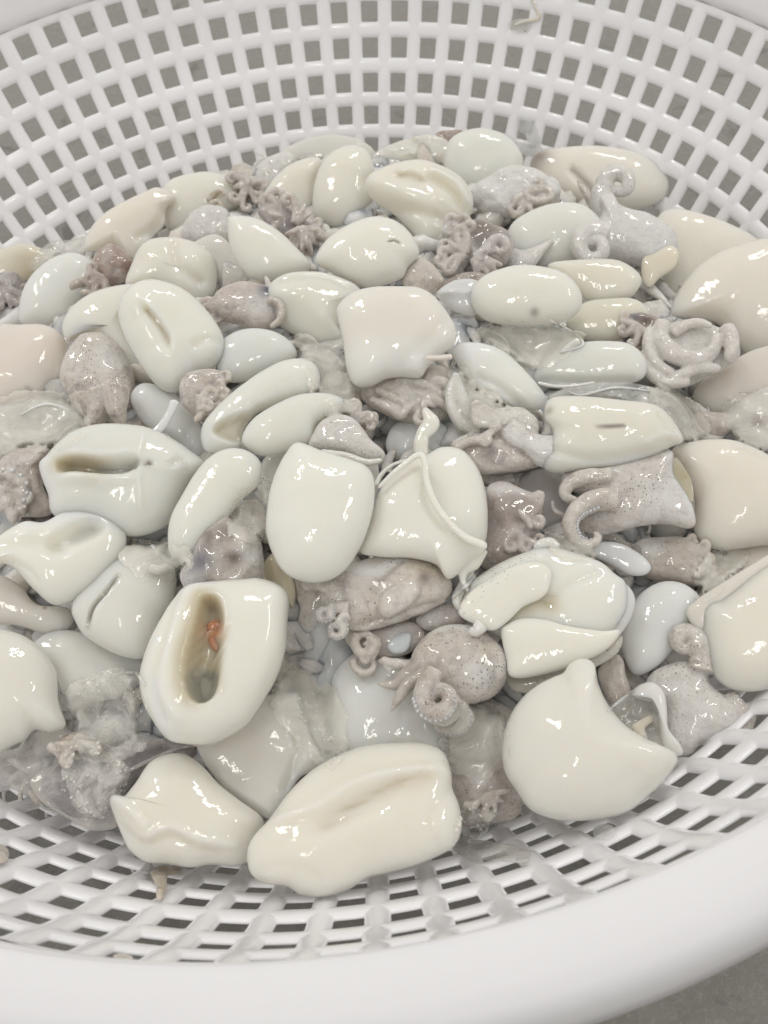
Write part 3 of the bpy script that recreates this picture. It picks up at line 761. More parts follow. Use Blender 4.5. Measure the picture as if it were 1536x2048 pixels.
# folded squid right of centre, pointed arms
t = squid(1100, 1230, 2, 'flattened white squid folded over, its speckled arms spread to the lower left')
head(t, [(820,1330),(832,1295),(855,1270),(892,1253),(950,1252),(1002,1290),(1015,1330),(1010,1372),(968,1402),(920,1408),(872,1392),(838,1372)], 1.9, (.44,.40,.37), rough=3, paint=[('speck','all',None,0,1.0),('milk','line',[(850,1268),(890,1256),(940,1256)],9,.9),('milk','spot',(955,1355,28),0,.65),('gold','spot',(975,1310,14),0,.3)])
tube('arm', [(850,1330),(815,1350),(790,1368),(750,1367)], (22,18,13,2), 2.0, (.42,.39,.36), t, paint=('speck',1))
tube('arm', [(855,1345),(820,1365),(798,1395),(778,1424)], (18,13,11,2), 2.3, (.42,.39,.36), t, paint=('speck',1))
tube('arm', [(860,1320),(820,1330),(775,1325),(763,1320),(785,1352)], (16,14,11,8,4), 1.6, (.66,.65,.63), t, scal=.1)
tube('arm', [(870,1340),(850,1375)] + curl(878, 1400, 33, 190, 1.05, -1, .35), (20,21,19,15,8), 2.9, (.46,.42,.39), t, h=(6,10,12,8,4), scal=.06, paint=('speck',1))
tube('sucker_row', [(838,1385),(846,1420),(870,1442),(900,1440),(915,1415),(912,1385)], (6,8,8,8,7,4), 2.7, PALEH, t, scal=.3, cxy=(878,1400))
tube('arm', [(900,1400),(925,1420),(935,1440),(915,1462),(885,1462),(868,1448)], (14,14,13,12,9,4), 1.9, (.60,.57,.55), t, scal=.12, paint=('speck',.9))
mantle(t, [(915,1228),(925,1198),(945,1165),(1000,1130),(1050,1106),(1090,1090),(1140,1103),(1200,1125),(1232,1150),(1255,1172),(1250,1230),(1190,1290),(1100,1300),(1020,1280),(960,1250)], 2.2, (.87,.855,.775), th=.42, pw=2.5, lump=1.2, cxy=(1090,1220),
  feats=[('ridge',[(940,1185),(1000,1152),(1080,1120)],16,7),('groove',[(1090,1215),(1130,1180),(1190,1150)],10,5)],
  paint=[('gold','line',[(1030,1235),(1070,1215),(1098,1215)],22,.8),('speck','line',[(925,1225),(960,1175),(1010,1140),(1060,1112)],18,.8)])
blob('mantle_lobe', [(1092,1242),(1096,1205),(1140,1172),(1200,1150),(1248,1168),(1269,1195),(1266,1225),(1246,1262),(1212,1300),(1160,1318),(1115,1290)], 2.5, (.87,.855,.775), t, th=.42, lump=1.2, feats=[('groove',[(1120,1255),(1170,1250),(1235,1258)],10,6)])
blob('mantle_lobe', [(1000,1262),(1012,1248),(1045,1236),(1090,1238),(1135,1252),(1200,1262),(1238,1262),(1210,1302),(1150,1333),(1082,1351),(1022,1354),(1010,1315)], 2.7, (.87,.855,.775), t, th=.42, pw=2.5, lump=1.2)
blob('mantle_lobe', [(918,1225),(945,1180),(1000,1145),(1060,1125),(1100,1140),(1098,1180),(1080,1200),(1045,1215),(1012,1245),(985,1262),(950,1250)], 2.85, (.87,.855,.775), t, th=.34, pw=2.5, lump=1.2, paint=[('speck','line',[(925,1225),(955,1180),(1010,1142),(1060,1120)],16,.8)])
tube('arm', [(965,1250),(950,1262),(940,1258)], (15,12,6), 2.8, (.80,.80,.79), t, mat=M_FLESH)
tube('skin_flap', [(1072,1104),(1078,1092),(1100,1086),(1120,1094)], (5,11,12,6), 2.9, (.70,.71,.68), t, mat=M_FLESH)
tube('arm', [(925,1225),(915,1200),(928,1170),(936,1150),(928,1135)], (8,11,12,12,9), 1.9, COOL, t, mat=M_FLESH)
blob('mantle_edge', [(1020,1352),(1100,1340),(1190,1305),(1242,1270),(1235,1305),(1190,1335),(1130,1365),(1060,1386),(1024,1378)], 1.5, (.66,.64,.58), t, th=.6, n=80, nf=16, paint=[('speck','line',[(1080,1358),(1150,1345),(1230,1295)],12,1)])

# big white mantle lower right with its head
t = squid(1200, 1470, 3, 'big plump smooth white mantle at lower right, its pale head poking out to the right')
mantle(t, [(1128,1350),(1143,1330),(1166,1320),(1188,1328),(1193,1350),(1197,1375),(1215,1415),(1250,1455),(1300,1486),(1353,1512),(1345,1545),(1312,1582),(1270,1620),(1220,1637),(1150,1642),(1100,1636),(1060,1615),(1035,1578),(1012,1540),(1006,1490),(1015,1440),(1040,1400),(1075,1372),(1112,1356)], 3.4, (.80,.79,.73), th=.62, lump=.6, cxy=(1180,1480))
blob('head', [(1290,1375),(1305,1345),(1335,1330),(1370,1322),(1412,1340),(1422,1372),(1448,1392),(1480,1412),(1492,1450),(1478,1478),(1440,1482),(1405,1490),(1378,1512),(1340,1508),(1322,1470),(1325,1420)], 1.4, (.70,.68,.67), t, mat=M_HEAD, th=.55, rough=2.5, lump=1.2, paint=[('speck','all',None,0,.8),('milk','all',None,0,.45)])
blob('collar', [(1262,1392),(1275,1372),(1305,1365),(1328,1385),(1334,1420),(1336,1460),(1360,1490),(1365,1510),(1340,1512),(1322,1492),(1318,1450),(1312,1415),(1290,1392)], 2.2, (.78,.78,.77), t, th=.7, n=70, nf=16)
tube('arm', [(1400,1345),(1408,1310)] + curl(1372, 1290, 30, 30, .95, -1, .3), (26,24,20,18,13,7), 1.9, (.68,.66,.64), t, scal=.05, h=(4,10,12,6), paint=('speck',.9))
tube('arm', [(1450,1420),(1478,1410)] + curl(1464, 1442, 29, -70, .95, 1, .3), (24,22,19,16,12,6), 1.7, (.68,.66,.64), t, scal=.05, h=(4,10,12,6), paint=('speck',.9))
memb([(1215,1420),(1240,1400),(1268,1382),(1310,1390),(1325,1425),(1322,1490),(1300,1490),(1262,1465),(1235,1445)], 1.5, (.70,.69,.64), None, t, rough=2)
blob('organ', [(1262,1455),(1280,1440),(1300,1430),(1306,1442),(1290,1458),(1295,1478),(1280,1475)], 1.8, (.74,.68,.56), t, th=.5, n=50, nf=12, rough=4)
lone([(1195,1345),(1205,1325),(1232,1308),(1248,1322),(1252,1350),(1262,1385),(1240,1415),(1222,1405),(1205,1380)], .9, (.62,.56,.52), 'small pinkish lump between the big plump mantle and the bluish egg', name='squid_scrap', cat='squid scrap', mat=M_HEAD, th=.6, rough=3)
lone([(1245,1305),(1243,1262),(1262,1215),(1290,1180),(1330,1162),(1372,1170),(1402,1202),(1388,1245),(1352,1292),(1312,1335),(1270,1350)], 1.3, (.78,.80,.785), 'smooth bluish egg shaped mantle above the plump mantle\'s head', th=.66, lump=.6)
t = squid(1470, 1260, 3, 'creamy mantle with a loose flap along its edge, at the right edge')
mantle(t, [(1398,1258),(1392,1215),(1440,1180),(1500,1140),(1560,1110),(1620,1150),(1620,1340),(1560,1372),(1500,1385),(1450,1372),(1420,1335),(1408,1295)], 2.8, CREAM, th=.55, feats=[('groove',[(1440,1210),(1490,1165),(1560,1120)],12,8)])
fold(t, [(1374,1226),(1395,1200),(1450,1163),(1500,1130),(1560,1100),(1575,1130),(1500,1170),(1450,1205),(1430,1232),(1400,1262)], 3.2, (.78,.74,.68), th=.5, lump=1.6)
lone([(1415,1170),(1440,1120),(1480,1085),(1560,1050),(1630,1070),(1600,1130),(1500,1150),(1440,1190)], 1.4, BEIGE, 'pale beige mantle just above the flapped creamy mantle on the right edge', th=.5)

# right side big mantle with opening + speckled head
t = squid(1430, 980, 3, 'large beige mantle on the right with an open slot beside its purple speckled head')
mantle(t, [(1343,902),(1390,884),(1450,880),(1500,895),(1560,930),(1620,1000),(1600,1075),(1520,1092),(1440,1102),(1393,1080),(1386,1040),(1387,1000),(1368,955)], 2.6, (.82,.775,.69), th=.46, lump=.6)
blob('head', [(1122,955),(1140,942),(1200,935),(1270,915),(1320,903),(1345,906),(1348,950),(1365,975),(1385,1005),(1396,1045),(1380,1058),(1330,1050),(1280,1052),(1240,1062),(1190,1070),(1150,1052),(1138,1025),(1150,1005),(1175,990),(1150,985),(1128,975)], 2.2, (.64,.61,.61), t, mat=M_HEAD, th=.45, rough=2, lump=1.3, paint=[('speck','poly',[(1130,1040),(1150,1000),(1200,940),(1320,930),(1330,1000),(1280,1050),(1180,1060)],20,1),('milk','line',[(1345,915),(1352,960),(1375,1000),(1395,1040)],14,.9),('milk','spot',(1330,1010,40),0,.6)], feats=[('groove',[(1160,985),(1200,985),(1225,960)],8,10)])
blob('dark_opening_patch', [(1340,925),(1352,915),(1368,935),(1384,965),(1386,1003),(1366,992),(1348,965)], 3.5, (.45,.41,.30), t, th=.15, n=50, nf=12)  # flat dark patch in place of the shaded hole behind the lip
tube('arm', [(1240,1000),(1190,1000),(1155,1020),(1142,1050),(1155,1080),(1180,1088),(1196,1072),(1185,1062)], (26,22,20,17,14,11,7,4), 2.7, (.62,.59,.57), t, scal=.06, paint=('speck',1), cxy=(1200,1020))
tube('arm', [(1225,950),(1180,955),(1140,965),(1130,990),(1160,1000)], (18,18,15,12,6), 2.3, (.72,.71,.70), t, scal=.06)

t = squid(1350, 1120, 1, 'small grey brown squid head with tiny curled arms under the large beige mantle')
head(t, [(1262,1095),(1290,1078),(1340,1075),(1390,1085),(1422,1112),(1424,1150),(1400,1172),(1340,1165),(1290,1155),(1268,1128)], 1.0, (.42,.38,.35), paint=[('speck','all',None,0,.7),('milk','spot',(1290,1095,22),0,.7)])
for cx, cy, R, a0 in ((1386,1078,11,60),(1392,1105,12,0),(1412,1108,11,90),(1418,1145,11,-60)):
    tube('arm', [(1370,1120)] + curl(cx, cy, R, a0, 1.1, 1), (9,6,5,3), 1.6, (.52,.48,.44), t, scal=.15)
lone([(1158,1100),(1200,1085),(1245,1088),(1285,1112),(1302,1135),(1290,1150),(1258,1150),(1220,1130),(1180,1112)], 1.2, (.68,.71,.75), 'pointed bluish white tip sticking out left of the small curled head', name='squid_scrap', cat='squid scrap', th=.5, paint=[('milk','spot',(1285,1140,20),0,.9)])
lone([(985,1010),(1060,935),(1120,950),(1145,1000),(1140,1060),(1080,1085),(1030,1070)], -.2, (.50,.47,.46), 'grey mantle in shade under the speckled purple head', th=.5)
t = squid(1030, 1060, 1, 'dark purple grey squid head right of the skirted squid')
head(t, [(960,1130),(975,1060),(972,985),(1005,968),(1060,985),(1084,995),(1082,1040),(1070,1085),(1035,1112),(1000,1140)], .9, (.38,.33,.33), paint=[('brown','spot',(1030,1030,26),0,.5),('milk','line',[(985,985),(1030,990),(1078,992)],12,.7)])
tube('arm', [(1040,990),(1060,1000),(1082,990),(1080,1020)], (9,12,10,5), 1.5, GREYH, t)
tube('arm', [(1035,1020),(1055,1040),(1062,1058)], (5,8,5), 1.9, (.60,.58,.60), t)
tube('arm', [(1105,1000),(1110,1020),(1130,1030)], (4,6,5), 1.3, (.5,.47,.47), t)

# mantle with slot mark
t = squid(1220, 860, 3, 'creamy oblong mantle with a thin dark slot in its middle')
mantle(t, [(1092,812),(1108,797),(1160,795),(1240,800),(1305,808),(1340,832),(1366,878),(1342,893),(1300,913),(1240,930),(1170,940),(1110,947),(1084,935),(1090,905),(1104,868),(1088,840)], 3.2, (.80,.785,.70), th=.6,
  feats=[('groove',[(1090,905),(1180,925),(1290,908)],9,7),('ridge',[(1290,895),(1330,880),(1362,880)],8,5)], paint=[('brown','line',[(1190,866),(1215,866),(1245,863)],2.5,.8),('brown','spot',(1098,830,7),0,.5)])
tube('slot', [(1190,866),(1202,864),(1220,866),(1252,862)], (1,2.2,1.8,1), 3.2, (.20,.17,.14), t, h=(32,33,33,31.5), mat=M_FLESH, cxy=(1222,865))  # solid dark strip, with the brown line, standing in for the shaded cut
tube('neck', [(1110,905),(1070,895),(1035,870),(1010,850)], (34,28,28,24), 2.4, (.74,.73,.70), t, paint=('milk',.7), flat=.7)
head(t, [(965,850),(985,822),(1040,815),(1072,835),(1080,865),(1060,892),(1020,885),(985,870)], 2.3, (.66,.63,.61), th=.6, paint=[('speck','all',None,0,.6)])
head(t, [(903,892),(935,872),(980,862),(1015,880),(1050,915),(1082,932),(1040,942),(985,948),(940,942),(915,920)], 1.6, (.46,.41,.38), paint=[('milk','line',[(910,890),(945,868),(1000,865)],9,.9)])
tube('arm', [(970,840),(935,820),(918,780),(908,745)], (15,13,12,7), 2.5, (.72,.72,.70), t, paint=('milk',.7))
tube('arm', [(965,855),(925,850),(905,820),(900,780),(912,750)], (13,12,12,10,7), 2.3, (.74,.74,.72), t, paint=('milk',.7))
tube('arm', [(985,880),(945,882),(915,895),(910,915)], (12,10,9,5), 2.3, (.60,.57,.54), t)
memb([(1095,800),(1125,775),(1200,764),(1270,768),(1330,782),(1372,818),(1386,862),(1400,882),(1372,884),(1340,850),(1290,812),(1200,800)], 2.0, (.68,.69,.66), 'thin translucent skin lying behind the mantle with the thin dark slot', th=.4)
lone([(905,712),(912,694),(930,687),(970,690),(1010,706),(1050,742),(1080,777),(1092,800),(1075,822),(1035,818),(990,800),(950,775),(925,745)], 2.2, (.86,.86,.80), 'cool white elongated mantle lying diagonally above the slotted mantle', th=.6, feats=[('groove',[(960,760),(1000,780),(1040,815)],8,8)], paint=[('milk','spot',(935,705,30),0,.8)])
tube('membrane_strand', [(1075,765),(1110,772),(1150,772),(1190,765)], (3,3,3), 3, COOL, None, mat=M_FLESH, label='thin white strand running from the diagonal mantle to the right', cat='skin scrap')
lone([(1066,752),(1095,712),(1150,688),(1210,682),(1262,690),(1292,722),(1285,758),(1240,772),(1180,778),(1120,778),(1078,770)], 1.2, (.83,.835,.77), 'greenish white mantle right of the diagonal cool white one', th=.55, feats=[('groove',[(1080,765),(1150,768),(1260,765)],8,6)])
memb([(955,675),(1000,652),(1060,652),(1120,662),(1165,682),(1135,702),(1085,730),(1045,705),(990,692)], .8, (.66,.65,.60), 'loose translucent skin below the smooth oval mantle', th=.3, feats=[('pit',[(1010,668),(1020,660),(1048,660),(1040,672)],4,14)], paint=[('brown','spot',(1028,666,11),0,.6)])
tube('membrane_strand', [(1160,680),(1130,700),(1100,735)], (9,6,4), 1.7, (.72,.73,.70), None, mat=M_FLESH, label='short white strand beside the greenish white mantle', cat='skin scrap')

# upper right
t = squid(1050, 590, 3, 'smooth oval creamy mantle lying level with a white pointed neck at its left end')
mantle(t, [(942,600),(948,575),(965,556),(995,542),(1040,532),(1090,537),(1130,550),(1158,578),(1164,608),(1146,634),(1100,648),(1040,650),(985,645),(955,628)], 3.3, (.83,.82,.75), th=.66, lump=.5, paint=[('brown','spot',(1068,633,7),0,.6)])
blob('neck', [(873,587),(905,563),(940,558),(965,570),(965,600),(950,632),(915,625),(890,608)], 2.3, (.70,.72,.74), t, th=.55, n=70, nf=16, feats=[('ridge',[(885,590),(940,590)],8,5)])
lone([(1095,532),(1150,522),(1220,519),(1262,535),(1284,560),(1266,590),(1235,602),(1190,606),(1150,585),(1115,560)], 2.4, (.80,.76,.66), 'warm cream mantle with a pointed right corner behind the oval one', th=.55)
t = squid(1210, 645, 1, 'yellowish mantle with ink stained eye under the warm cream pointed one')
mantle(t, [(1125,648),(1165,608),(1220,598),(1270,600),(1300,625),(1290,665),(1230,682),(1170,682),(1138,668)], 1.3, (.76,.73,.60), th=.55)
head(t, [(1232,640),(1250,622),(1290,628),(1318,640),(1312,670),(1290,692),(1255,690),(1236,668)], 1.7, (.55,.49,.48), paint=[('brown','spot',(1290,648,16),0,1),('ink','spot',(1268,642,11),0,.8),('ink','spot',(1255,682,8),0,.9)])
t = squid(1370, 710, 3, 'bunch of fat pale curled arms in front of the big mantle on the right')
head(t, [(1290,745),(1290,690),(1310,655),(1370,640),(1430,650),(1470,675),(1478,715),(1430,750),(1370,772),(1315,776)], 2.0, (.66,.62,.61), rough=2, paint=[('milk','all',None,0,.3)])
for pts, r in (([(1330,640),(1320,680),(1345,712),(1390,722),(1425,705),(1432,668)],(14,18,19,18,14,10)), ([(1345,672),(1370,655),(1400,650),(1425,655)],(8,10,9,5)), ([(1450,655),(1462,690),(1458,715),(1452,728)],(16,15,12,7)),
               ([(1305,655),(1296,690),(1310,730),(1350,752)],(10,12,13,9)), ([(1290,700),(1292,740),(1330,768),(1380,765)],(9,11,12,10)), ([(1320,775),(1360,755),(1400,740),(1440,740)],(12,13,12,8))):
    tube('arm', pts, r, 3.0, (.72,.67,.65), t, mat=M_HEAD, h=(4,12,8), scal=.04, cxy=(1380,700), paint=('milk',.4))
lone([(1338,640),(1345,605),(1375,555),(1415,522),(1470,497),(1540,480),(1640,500),(1650,690),(1540,722),(1485,700),(1440,650),(1385,640)], 2.2, (.84,.80,.72), 'largest smooth beige mantle on the right, its end beyond the photo', th=.42, lump=.5)
lone([(1285,540),(1296,470),(1320,428),(1355,420),(1410,430),(1465,450),(1515,480),(1540,520),(1470,560),(1400,610),(1350,640),(1312,610),(1292,575)], 1.0, (.83,.80,.72), 'wide beige mantle against the far right wall behind the octopus like head', th=.38, lump=.8)
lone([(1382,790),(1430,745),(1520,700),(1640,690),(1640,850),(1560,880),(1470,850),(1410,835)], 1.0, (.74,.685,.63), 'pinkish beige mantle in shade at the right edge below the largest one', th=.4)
t = lone([(1455,850),(1462,820),(1500,790),(1560,770),(1620,800),(1610,890),(1540,905),(1480,880)], 1.6, (.64,.60,.59), 'lilac grey torn skin at the right edge with a small hollow painted dark', name='squid_scrap', cat='squid scrap', mat=M_HEAD, th=.45, rough=4, paint=[('brown','spot',(1515,855,13),0,.6),('milk','all',None,0,.4)])  # brown spot paints the shade of the hollow, which has no depth
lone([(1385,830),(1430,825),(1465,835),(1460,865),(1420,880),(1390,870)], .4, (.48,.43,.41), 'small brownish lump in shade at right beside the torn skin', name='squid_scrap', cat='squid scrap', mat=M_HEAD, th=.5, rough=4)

t = squid(1250, 470, 3, 'octopus like pale squid head with two ringed arms, upper right')
lone([(1062,330),(1080,305),(1130,297),(1200,294),(1262,303),(1312,326),(1337,362),(1330,396),(1290,418),(1230,425),(1160,412),(1110,388),(1078,362)], 1.8, (.84,.81,.74), 'cream mantle at the back right resting against the wall above the ringed arms', th=.6, paint=[('brown','spot',(1075,318,22),0,.8),('brown','line',[(1145,350),(1180,385),(1200,420)],5,.35)], feats=[('groove',[(1145,350),(1175,385),(1205,430)],7,8)])
blob('head', [(1142,485),(1165,462),(1190,450),(1204,425),(1200,395),(1225,388),(1240,410),(1262,420),(1300,430),(1345,462),(1356,490),(1348,530),(1320,552),(1285,535),(1230,522),(1180,522),(1148,508)], 2.4, (.74,.71,.69), t, mat=M_HEAD, th=.55, rough=1.5, lump=1.2, paint=[('milk','all',None,0,.75)])
blob('mantle_opening', [(1285,520),(1310,500),(1340,492),(1356,505),(1350,535),(1320,556),(1300,575),(1285,560)], 2.0, (.82,.76,.62), t, th=.4, n=60, nf=14)
tube('arm', [(1215,450),(1207,410),(1203,385)] + curl(1236, 375, 30, 165, 1.0, 1, .35), (24,20,17,16,13,11,8), 2.9, (.76,.73,.70), t, h=(6,10,14,6), paint=('milk',.6), cxy=(1230,430))
tube('arm', [(1220,470),(1185,465),(1162,478)] + curl(1187, 500, 31, 215, 1.05, -1, .35), (22,18,16,15,13,11,8), 2.9, (.76,.73,.70), t, h=(6,10,14,6), paint=('milk',.6), cxy=(1200,490))
tube('arm', [(1215,440),(1190,415),(1170,385),(1155,355)], (12,9,8,3), 2.5, (.60,.56,.48), t)
lone([(1018,500),(1022,455),(1060,425),(1120,408),(1170,413),(1205,450),(1190,490),(1150,520),(1090,535),(1040,525)], 1.6, (.79,.80,.755), 'pale greenish mantle left of the ringed arms', th=.55)

# ========== back row ==========
t = squid(960, 330, 2, 'round white squid at the back centre right with a frothy white head')
mantle(t, [(888,325),(896,290),(925,269),(970,262),(1015,278),(1045,315),(1040,352),(1010,378),(960,388),(920,375),(897,352)], 2.0, (.78,.80,.76), th=.66)
head(t, [(940,395),(960,360),(1000,342),(1040,335),(1082,345),(1118,372),(1112,405),(1070,425),(1010,435),(965,428)], 2.5, (.74,.74,.74), th=.6, rough=6, paint=[('milk','all',None,0,.8),('brown','spot',(945,425,14),0,.6)])
tube('arm', [(1050,400),(1080,410),(1105,400)] + curl(1092, 380, 20, 40, 1.1, -1), (14,12,12,10,7,4), 2.9, (.74,.73,.73), t, paint=('milk',.7))
lone([(745,320),(760,300),(800,283),(850,272),(890,280),(900,300),(885,330),(840,325),(790,328)], 1.2, (.74,.74,.69), 'frayed cream mantle tip at the back between the creased mantle and the round one', th=.5, rough=4, feats=[('groove',[(820,280),(850,310)],8,8)])
lone([(872,268),(890,262),(925,262),(915,280),(890,292),(878,285)], 1.4, (.35,.28,.24), 'small brown scrap at the back against the wall', name='squid_scrap', cat='squid scrap', mat=M_HEAD, th=.5, n=50, nf=12)
t = squid(850, 400, 3, 'creamy creased mantle near the back with a lobed open edge')
mantle(t, [(731,375),(745,348),(790,330),(850,324),(900,340),(935,376),(945,412),(935,440),(915,450),(905,475),(880,500),(850,500),(825,470),(785,430),(750,405)], 2.6, (.82,.80,.71), th=.58, lump=1.2,
  feats=[('fold',[(790,366),(825,360),(858,380)],16,12),('fold',[(860,352),(905,385),(936,425)],22,9),('groove',[(860,370),(900,395),(925,430)],9,7),('ridge',[(870,355),(912,380),(934,412)],9,7),('ridge',[(750,375),(790,395),(860,420)],18,6),('groove',[(790,430),(840,440),(900,455)],10,7)], paint=[('gold','line',[(800,362),(850,378)],8,.35)])
lone([(625,410),(633,355),(658,312),(698,292),(735,302),(750,342),(740,375),(745,400),(725,435),(690,455),(655,450),(630,435)], 2.7, (.80,.785,.71), 'upright cream mantle at the back left of the creased one', th=.62, lump=.6)
lone([(516,420),(538,370),(580,330),(622,316),(645,326),(632,370),(628,425),(600,440),(560,438)], 2.0, (.79,.76,.68), 'cream mantle tilted behind the upright back one, on its left', th=.58)
t = squid(640, 300, 1, 'translucent greyish squid at the very back against the wall')
mantle(t, [(555,312),(600,282),(655,270),(712,278),(748,302),(742,325),(690,330),(630,330),(575,335)], 1.0, (.70,.70,.66), th=.45)
head(t, [(512,345),(535,318),(572,305),(590,318),(575,345),(550,370),(525,375)], 1.3, (.66,.67,.69), rough=2, paint=[('milk','all',None,0,.6)])
t = squid(790, 440, 3, 'bright ivory egg shaped mantle with a small dark crescent mark')
mantle(t, [(632,524),(648,489),(680,462),(712,446),(752,436),(790,443),(818,464),(835,490),(838,512),(816,536),(806,556),(771,571),(732,575),(697,563),(664,545)], 3.3, (.85,.84,.77), th=.66, lump=.6, feats=[('slit',[(776,500),(788,497),(800,501)],3,4)], paint=[('brown','line',[(778,500),(788,497),(799,501)],2.4,.7)])
head(t, [(800,560),(812,535),(845,520),(875,540),(885,570),(850,590),(815,585)], 1.8, (.50,.45,.42))
t = squid(940, 500, 2, 'ink grey squid head with short bluish arms in the crevice at upper centre right')
head(t, [(872,500),(885,470),(920,448),(965,445),(1010,460),(1030,490),(1015,525),(970,550),(920,555),(885,540)], 1.2, (.33,.31,.31), paint=[('brown','spot',(950,470,34),0,.7),('milk','spot',(900,470,16),0,.6)])
fan(t, 940, 500, 160, 5, 55, 10, 200, 1.8, (.60,.61,.65), 8, .5, 3)
fan(t, 950, 520, 20, 6, 58, 11, 160, 1.8, (.62,.64,.70), 8, .2, 5)
fan(t, 920, 490, 250, 4, 40, 9, 100, 1.9, (.56,.54,.54), 8, .4, 9)
t = lone([(860,590),(905,555),(950,545),(985,560),(960,590),(910,620),(880,612)], .6, (.36,.32,.30), 'dark brownish flesh in the gap left of the white pointed neck', name='squid_scrap', cat='squid scrap', mat=M_HEAD, th=.5, rough=5)
t = squid(600, 450, 2, 'dark purplish grey squid head between the ivory egg and the pointed cream mantle')
head(t, [(515,425),(540,412),(575,415),(605,440),(640,450),(655,475),(640,500),(610,505),(575,480),(540,455)], 1.6, (.28,.255,.26), paint=[('ink','spot',(590,455,20),0,.4)])
fan(t, 570, 440, 200, 6, 48, 9, 150, 2.2, (.48,.45,.45), 8, .7, 1)
fan(t, 610, 470, 40, 5, 45, 10, 150, 2.1, (.50,.48,.48), 8, .5, 2)
fan(t, 590, 450, 300, 3, 40, 8, 90, 2.2, (.55,.51,.50), 8, .7, 6)
lone([(455,442),(462,435),(508,436),(556,462),(595,498),(623,530),(605,548),(560,560),(520,562),(495,552),(470,520),(458,481)], 3.2, (.82,.815,.75), 'smooth cream mantle with a square upper left corner beside the dark purplish head', th=.6, lump=.5)
t = squid(495, 370, 2, 'small dark lumpy squid head behind the cream mantles at the back left')
head(t, [(456,358),(470,346),(495,350),(505,365),(525,372),(530,390),(515,408),(490,410),(478,392),(462,378)], 2.2, (.34,.31,.30))
fan(t, 495, 378, 200, 4, 30, 8, 200, 2.6, (.46,.43,.41), 8, .8, 4)
t = squid(400, 390, 2, 'long cream mantle at the back left with a small brown tuft')
mantle(t, [(318,400),(345,358),(410,344),(458,358),(486,388),(482,415),(445,432),(390,462),(340,462),(325,430)], 1.9, (.79,.775,.70), th=.55)
tube('arm', [(418,405),(428,388),(442,382),(450,392)], (8,6,4,3), 3, (.42,.37,.30), t)
tube('arm', [(420,410),(436,402),(444,418),(440,428)], (7,5,4,2), 3, (.46,.42,.34), t)
lone([(362,465),(385,428),(420,410),(458,425),(462,475),(440,505),(400,500),(370,490)], 2.3, (.60,.60,.62), 'pale grey mottled head above the square cornered cream mantle', name='torn_squid', cat='squid head', mat=M_HEAD, th=.55, rough=4, paint=[('milk','all',None,0,.45)])
t = squid(255, 440, 3, 'pinkish cream mantle at the upper left with a crinkled edge, over a brown head')
mantle(t, [(165,500),(185,452),(240,410),(290,386),(320,377),(352,394),(332,420),(328,450),(305,475),(300,498),(270,520),(232,492),(195,500)], 2.8, (.80,.745,.67), th=.5, lump=1.4, feats=[('groove',[(330,430),(310,460),(280,480)],8,6)])
head(t, [(182,530),(195,505),(225,489),(256,508),(270,532),(248,562),(220,582),(196,572)], 2.8, (.30,.225,.195), rough=2)
tube('arm', [(205,560),(175,562),(150,568),(140,580)], (11,10,9,4), 2.6, (.42,.37,.32), t, scal=.2)
tube('arm', [(225,575),(200,585),(160,582)], (10,9,5), 2.4, (.50,.46,.38), t, scal=.1)
lone([(250,565),(280,500),(320,477),(370,480),(420,508),(434,552),(426,592),(398,608),(360,592),(320,572),(275,575)], 2.0, (.79,.77,.69), 'lumpy cream mantle below the crinkled pinkish one at upper left', th=.55, lump=1.6, feats=[('groove',[(350,500),(360,540),(400,570)],10,7),('bump',(395,535,28),0,12)])
lone([(378,495),(430,470),(470,500),(510,560),(470,590),(430,570),(400,530)], .9, (.70,.68,.64), 'dull pale mantle mostly hidden under the square cornered cream one', th=.5)
t = squid(600, 620, 2, 'pale cream squid in the middle with a taupe head stained blue black')
mantle(t, [(530,585),(568,550),(640,545),(702,566),(722,590),(690,612),(678,650),(692,692),(650,702),(590,672),(545,640)], 1.6, (.77,.765,.69), th=.55, feats=[('groove',[(560,570),(640,560),(710,590)],9,6),('ridge',[(540,600),(600,600),(650,640)],24,8)])
head(t, [(414,618),(438,580),(480,565),(530,572),(560,600),(556,640),(522,662),(470,648),(432,640)], 2.3, (.42,.36,.34), rough=2, paint=[('ink','spot',(538,588,16),0,1),('milk','spot',(530,620,26),0,.7)])
tube('arm', [(520,590),(538,575),(530,552)], (9,8,3), 2.6, (.66,.66,.70), t)
tube('arm', [(535,600),(560,610),(560,640),(540,655)], (9,9,8,5), 2.5, (.56,.52,.5), t, scal=.1)

# ========== left side ==========
lone([(40,645),(44,590),(70,545),(112,515),(152,508),(188,528),(192,570),(165,605),(135,645),(85,655)], 1.4, (.78,.80,.785), 'smooth bluish white mantle near the left edge below the wall', th=.62, lump=.5)
memb([(60,530),(95,488),(150,478),(200,470),(215,500),(180,515),(120,520),(80,545)], .8, (.68,.67,.63), 'clear wet skin at the upper left where the heap meets the wall', th=.35)
t = squid(40, 540, 1, 'translucent squid at the far left edge with a dark purple head')
mantle(t, [(-30,520),(0,500),(45,488),(90,500),(112,525),(85,550),(40,565),(-20,565)], 1.0, (.70,.67,.58), th=.5, paint=[('gold','spot',(60,540,26),0,.6)])
head(t, [(-40,570),(0,545),(35,550),(48,580),(30,610),(-30,620)], 1.4, (.13,.10,.125), rough=5)
fan(t, 10, 585, 60, 4, 45, 8, 120, 1.5, (.40,.37,.36), 4, .5, 2)
t = squid(50, 730, 2, 'pinkish cream mantle cut by the left edge, upper left')
mantle(t, [(-60,665),(-10,648),(35,648),(85,652),(122,672),(138,715),(128,770),(95,812),(40,832),(-60,830)], 2.1, (.79,.72,.66), th=.55, paint=[('brown','spot',(62,792,5),0,.4)])
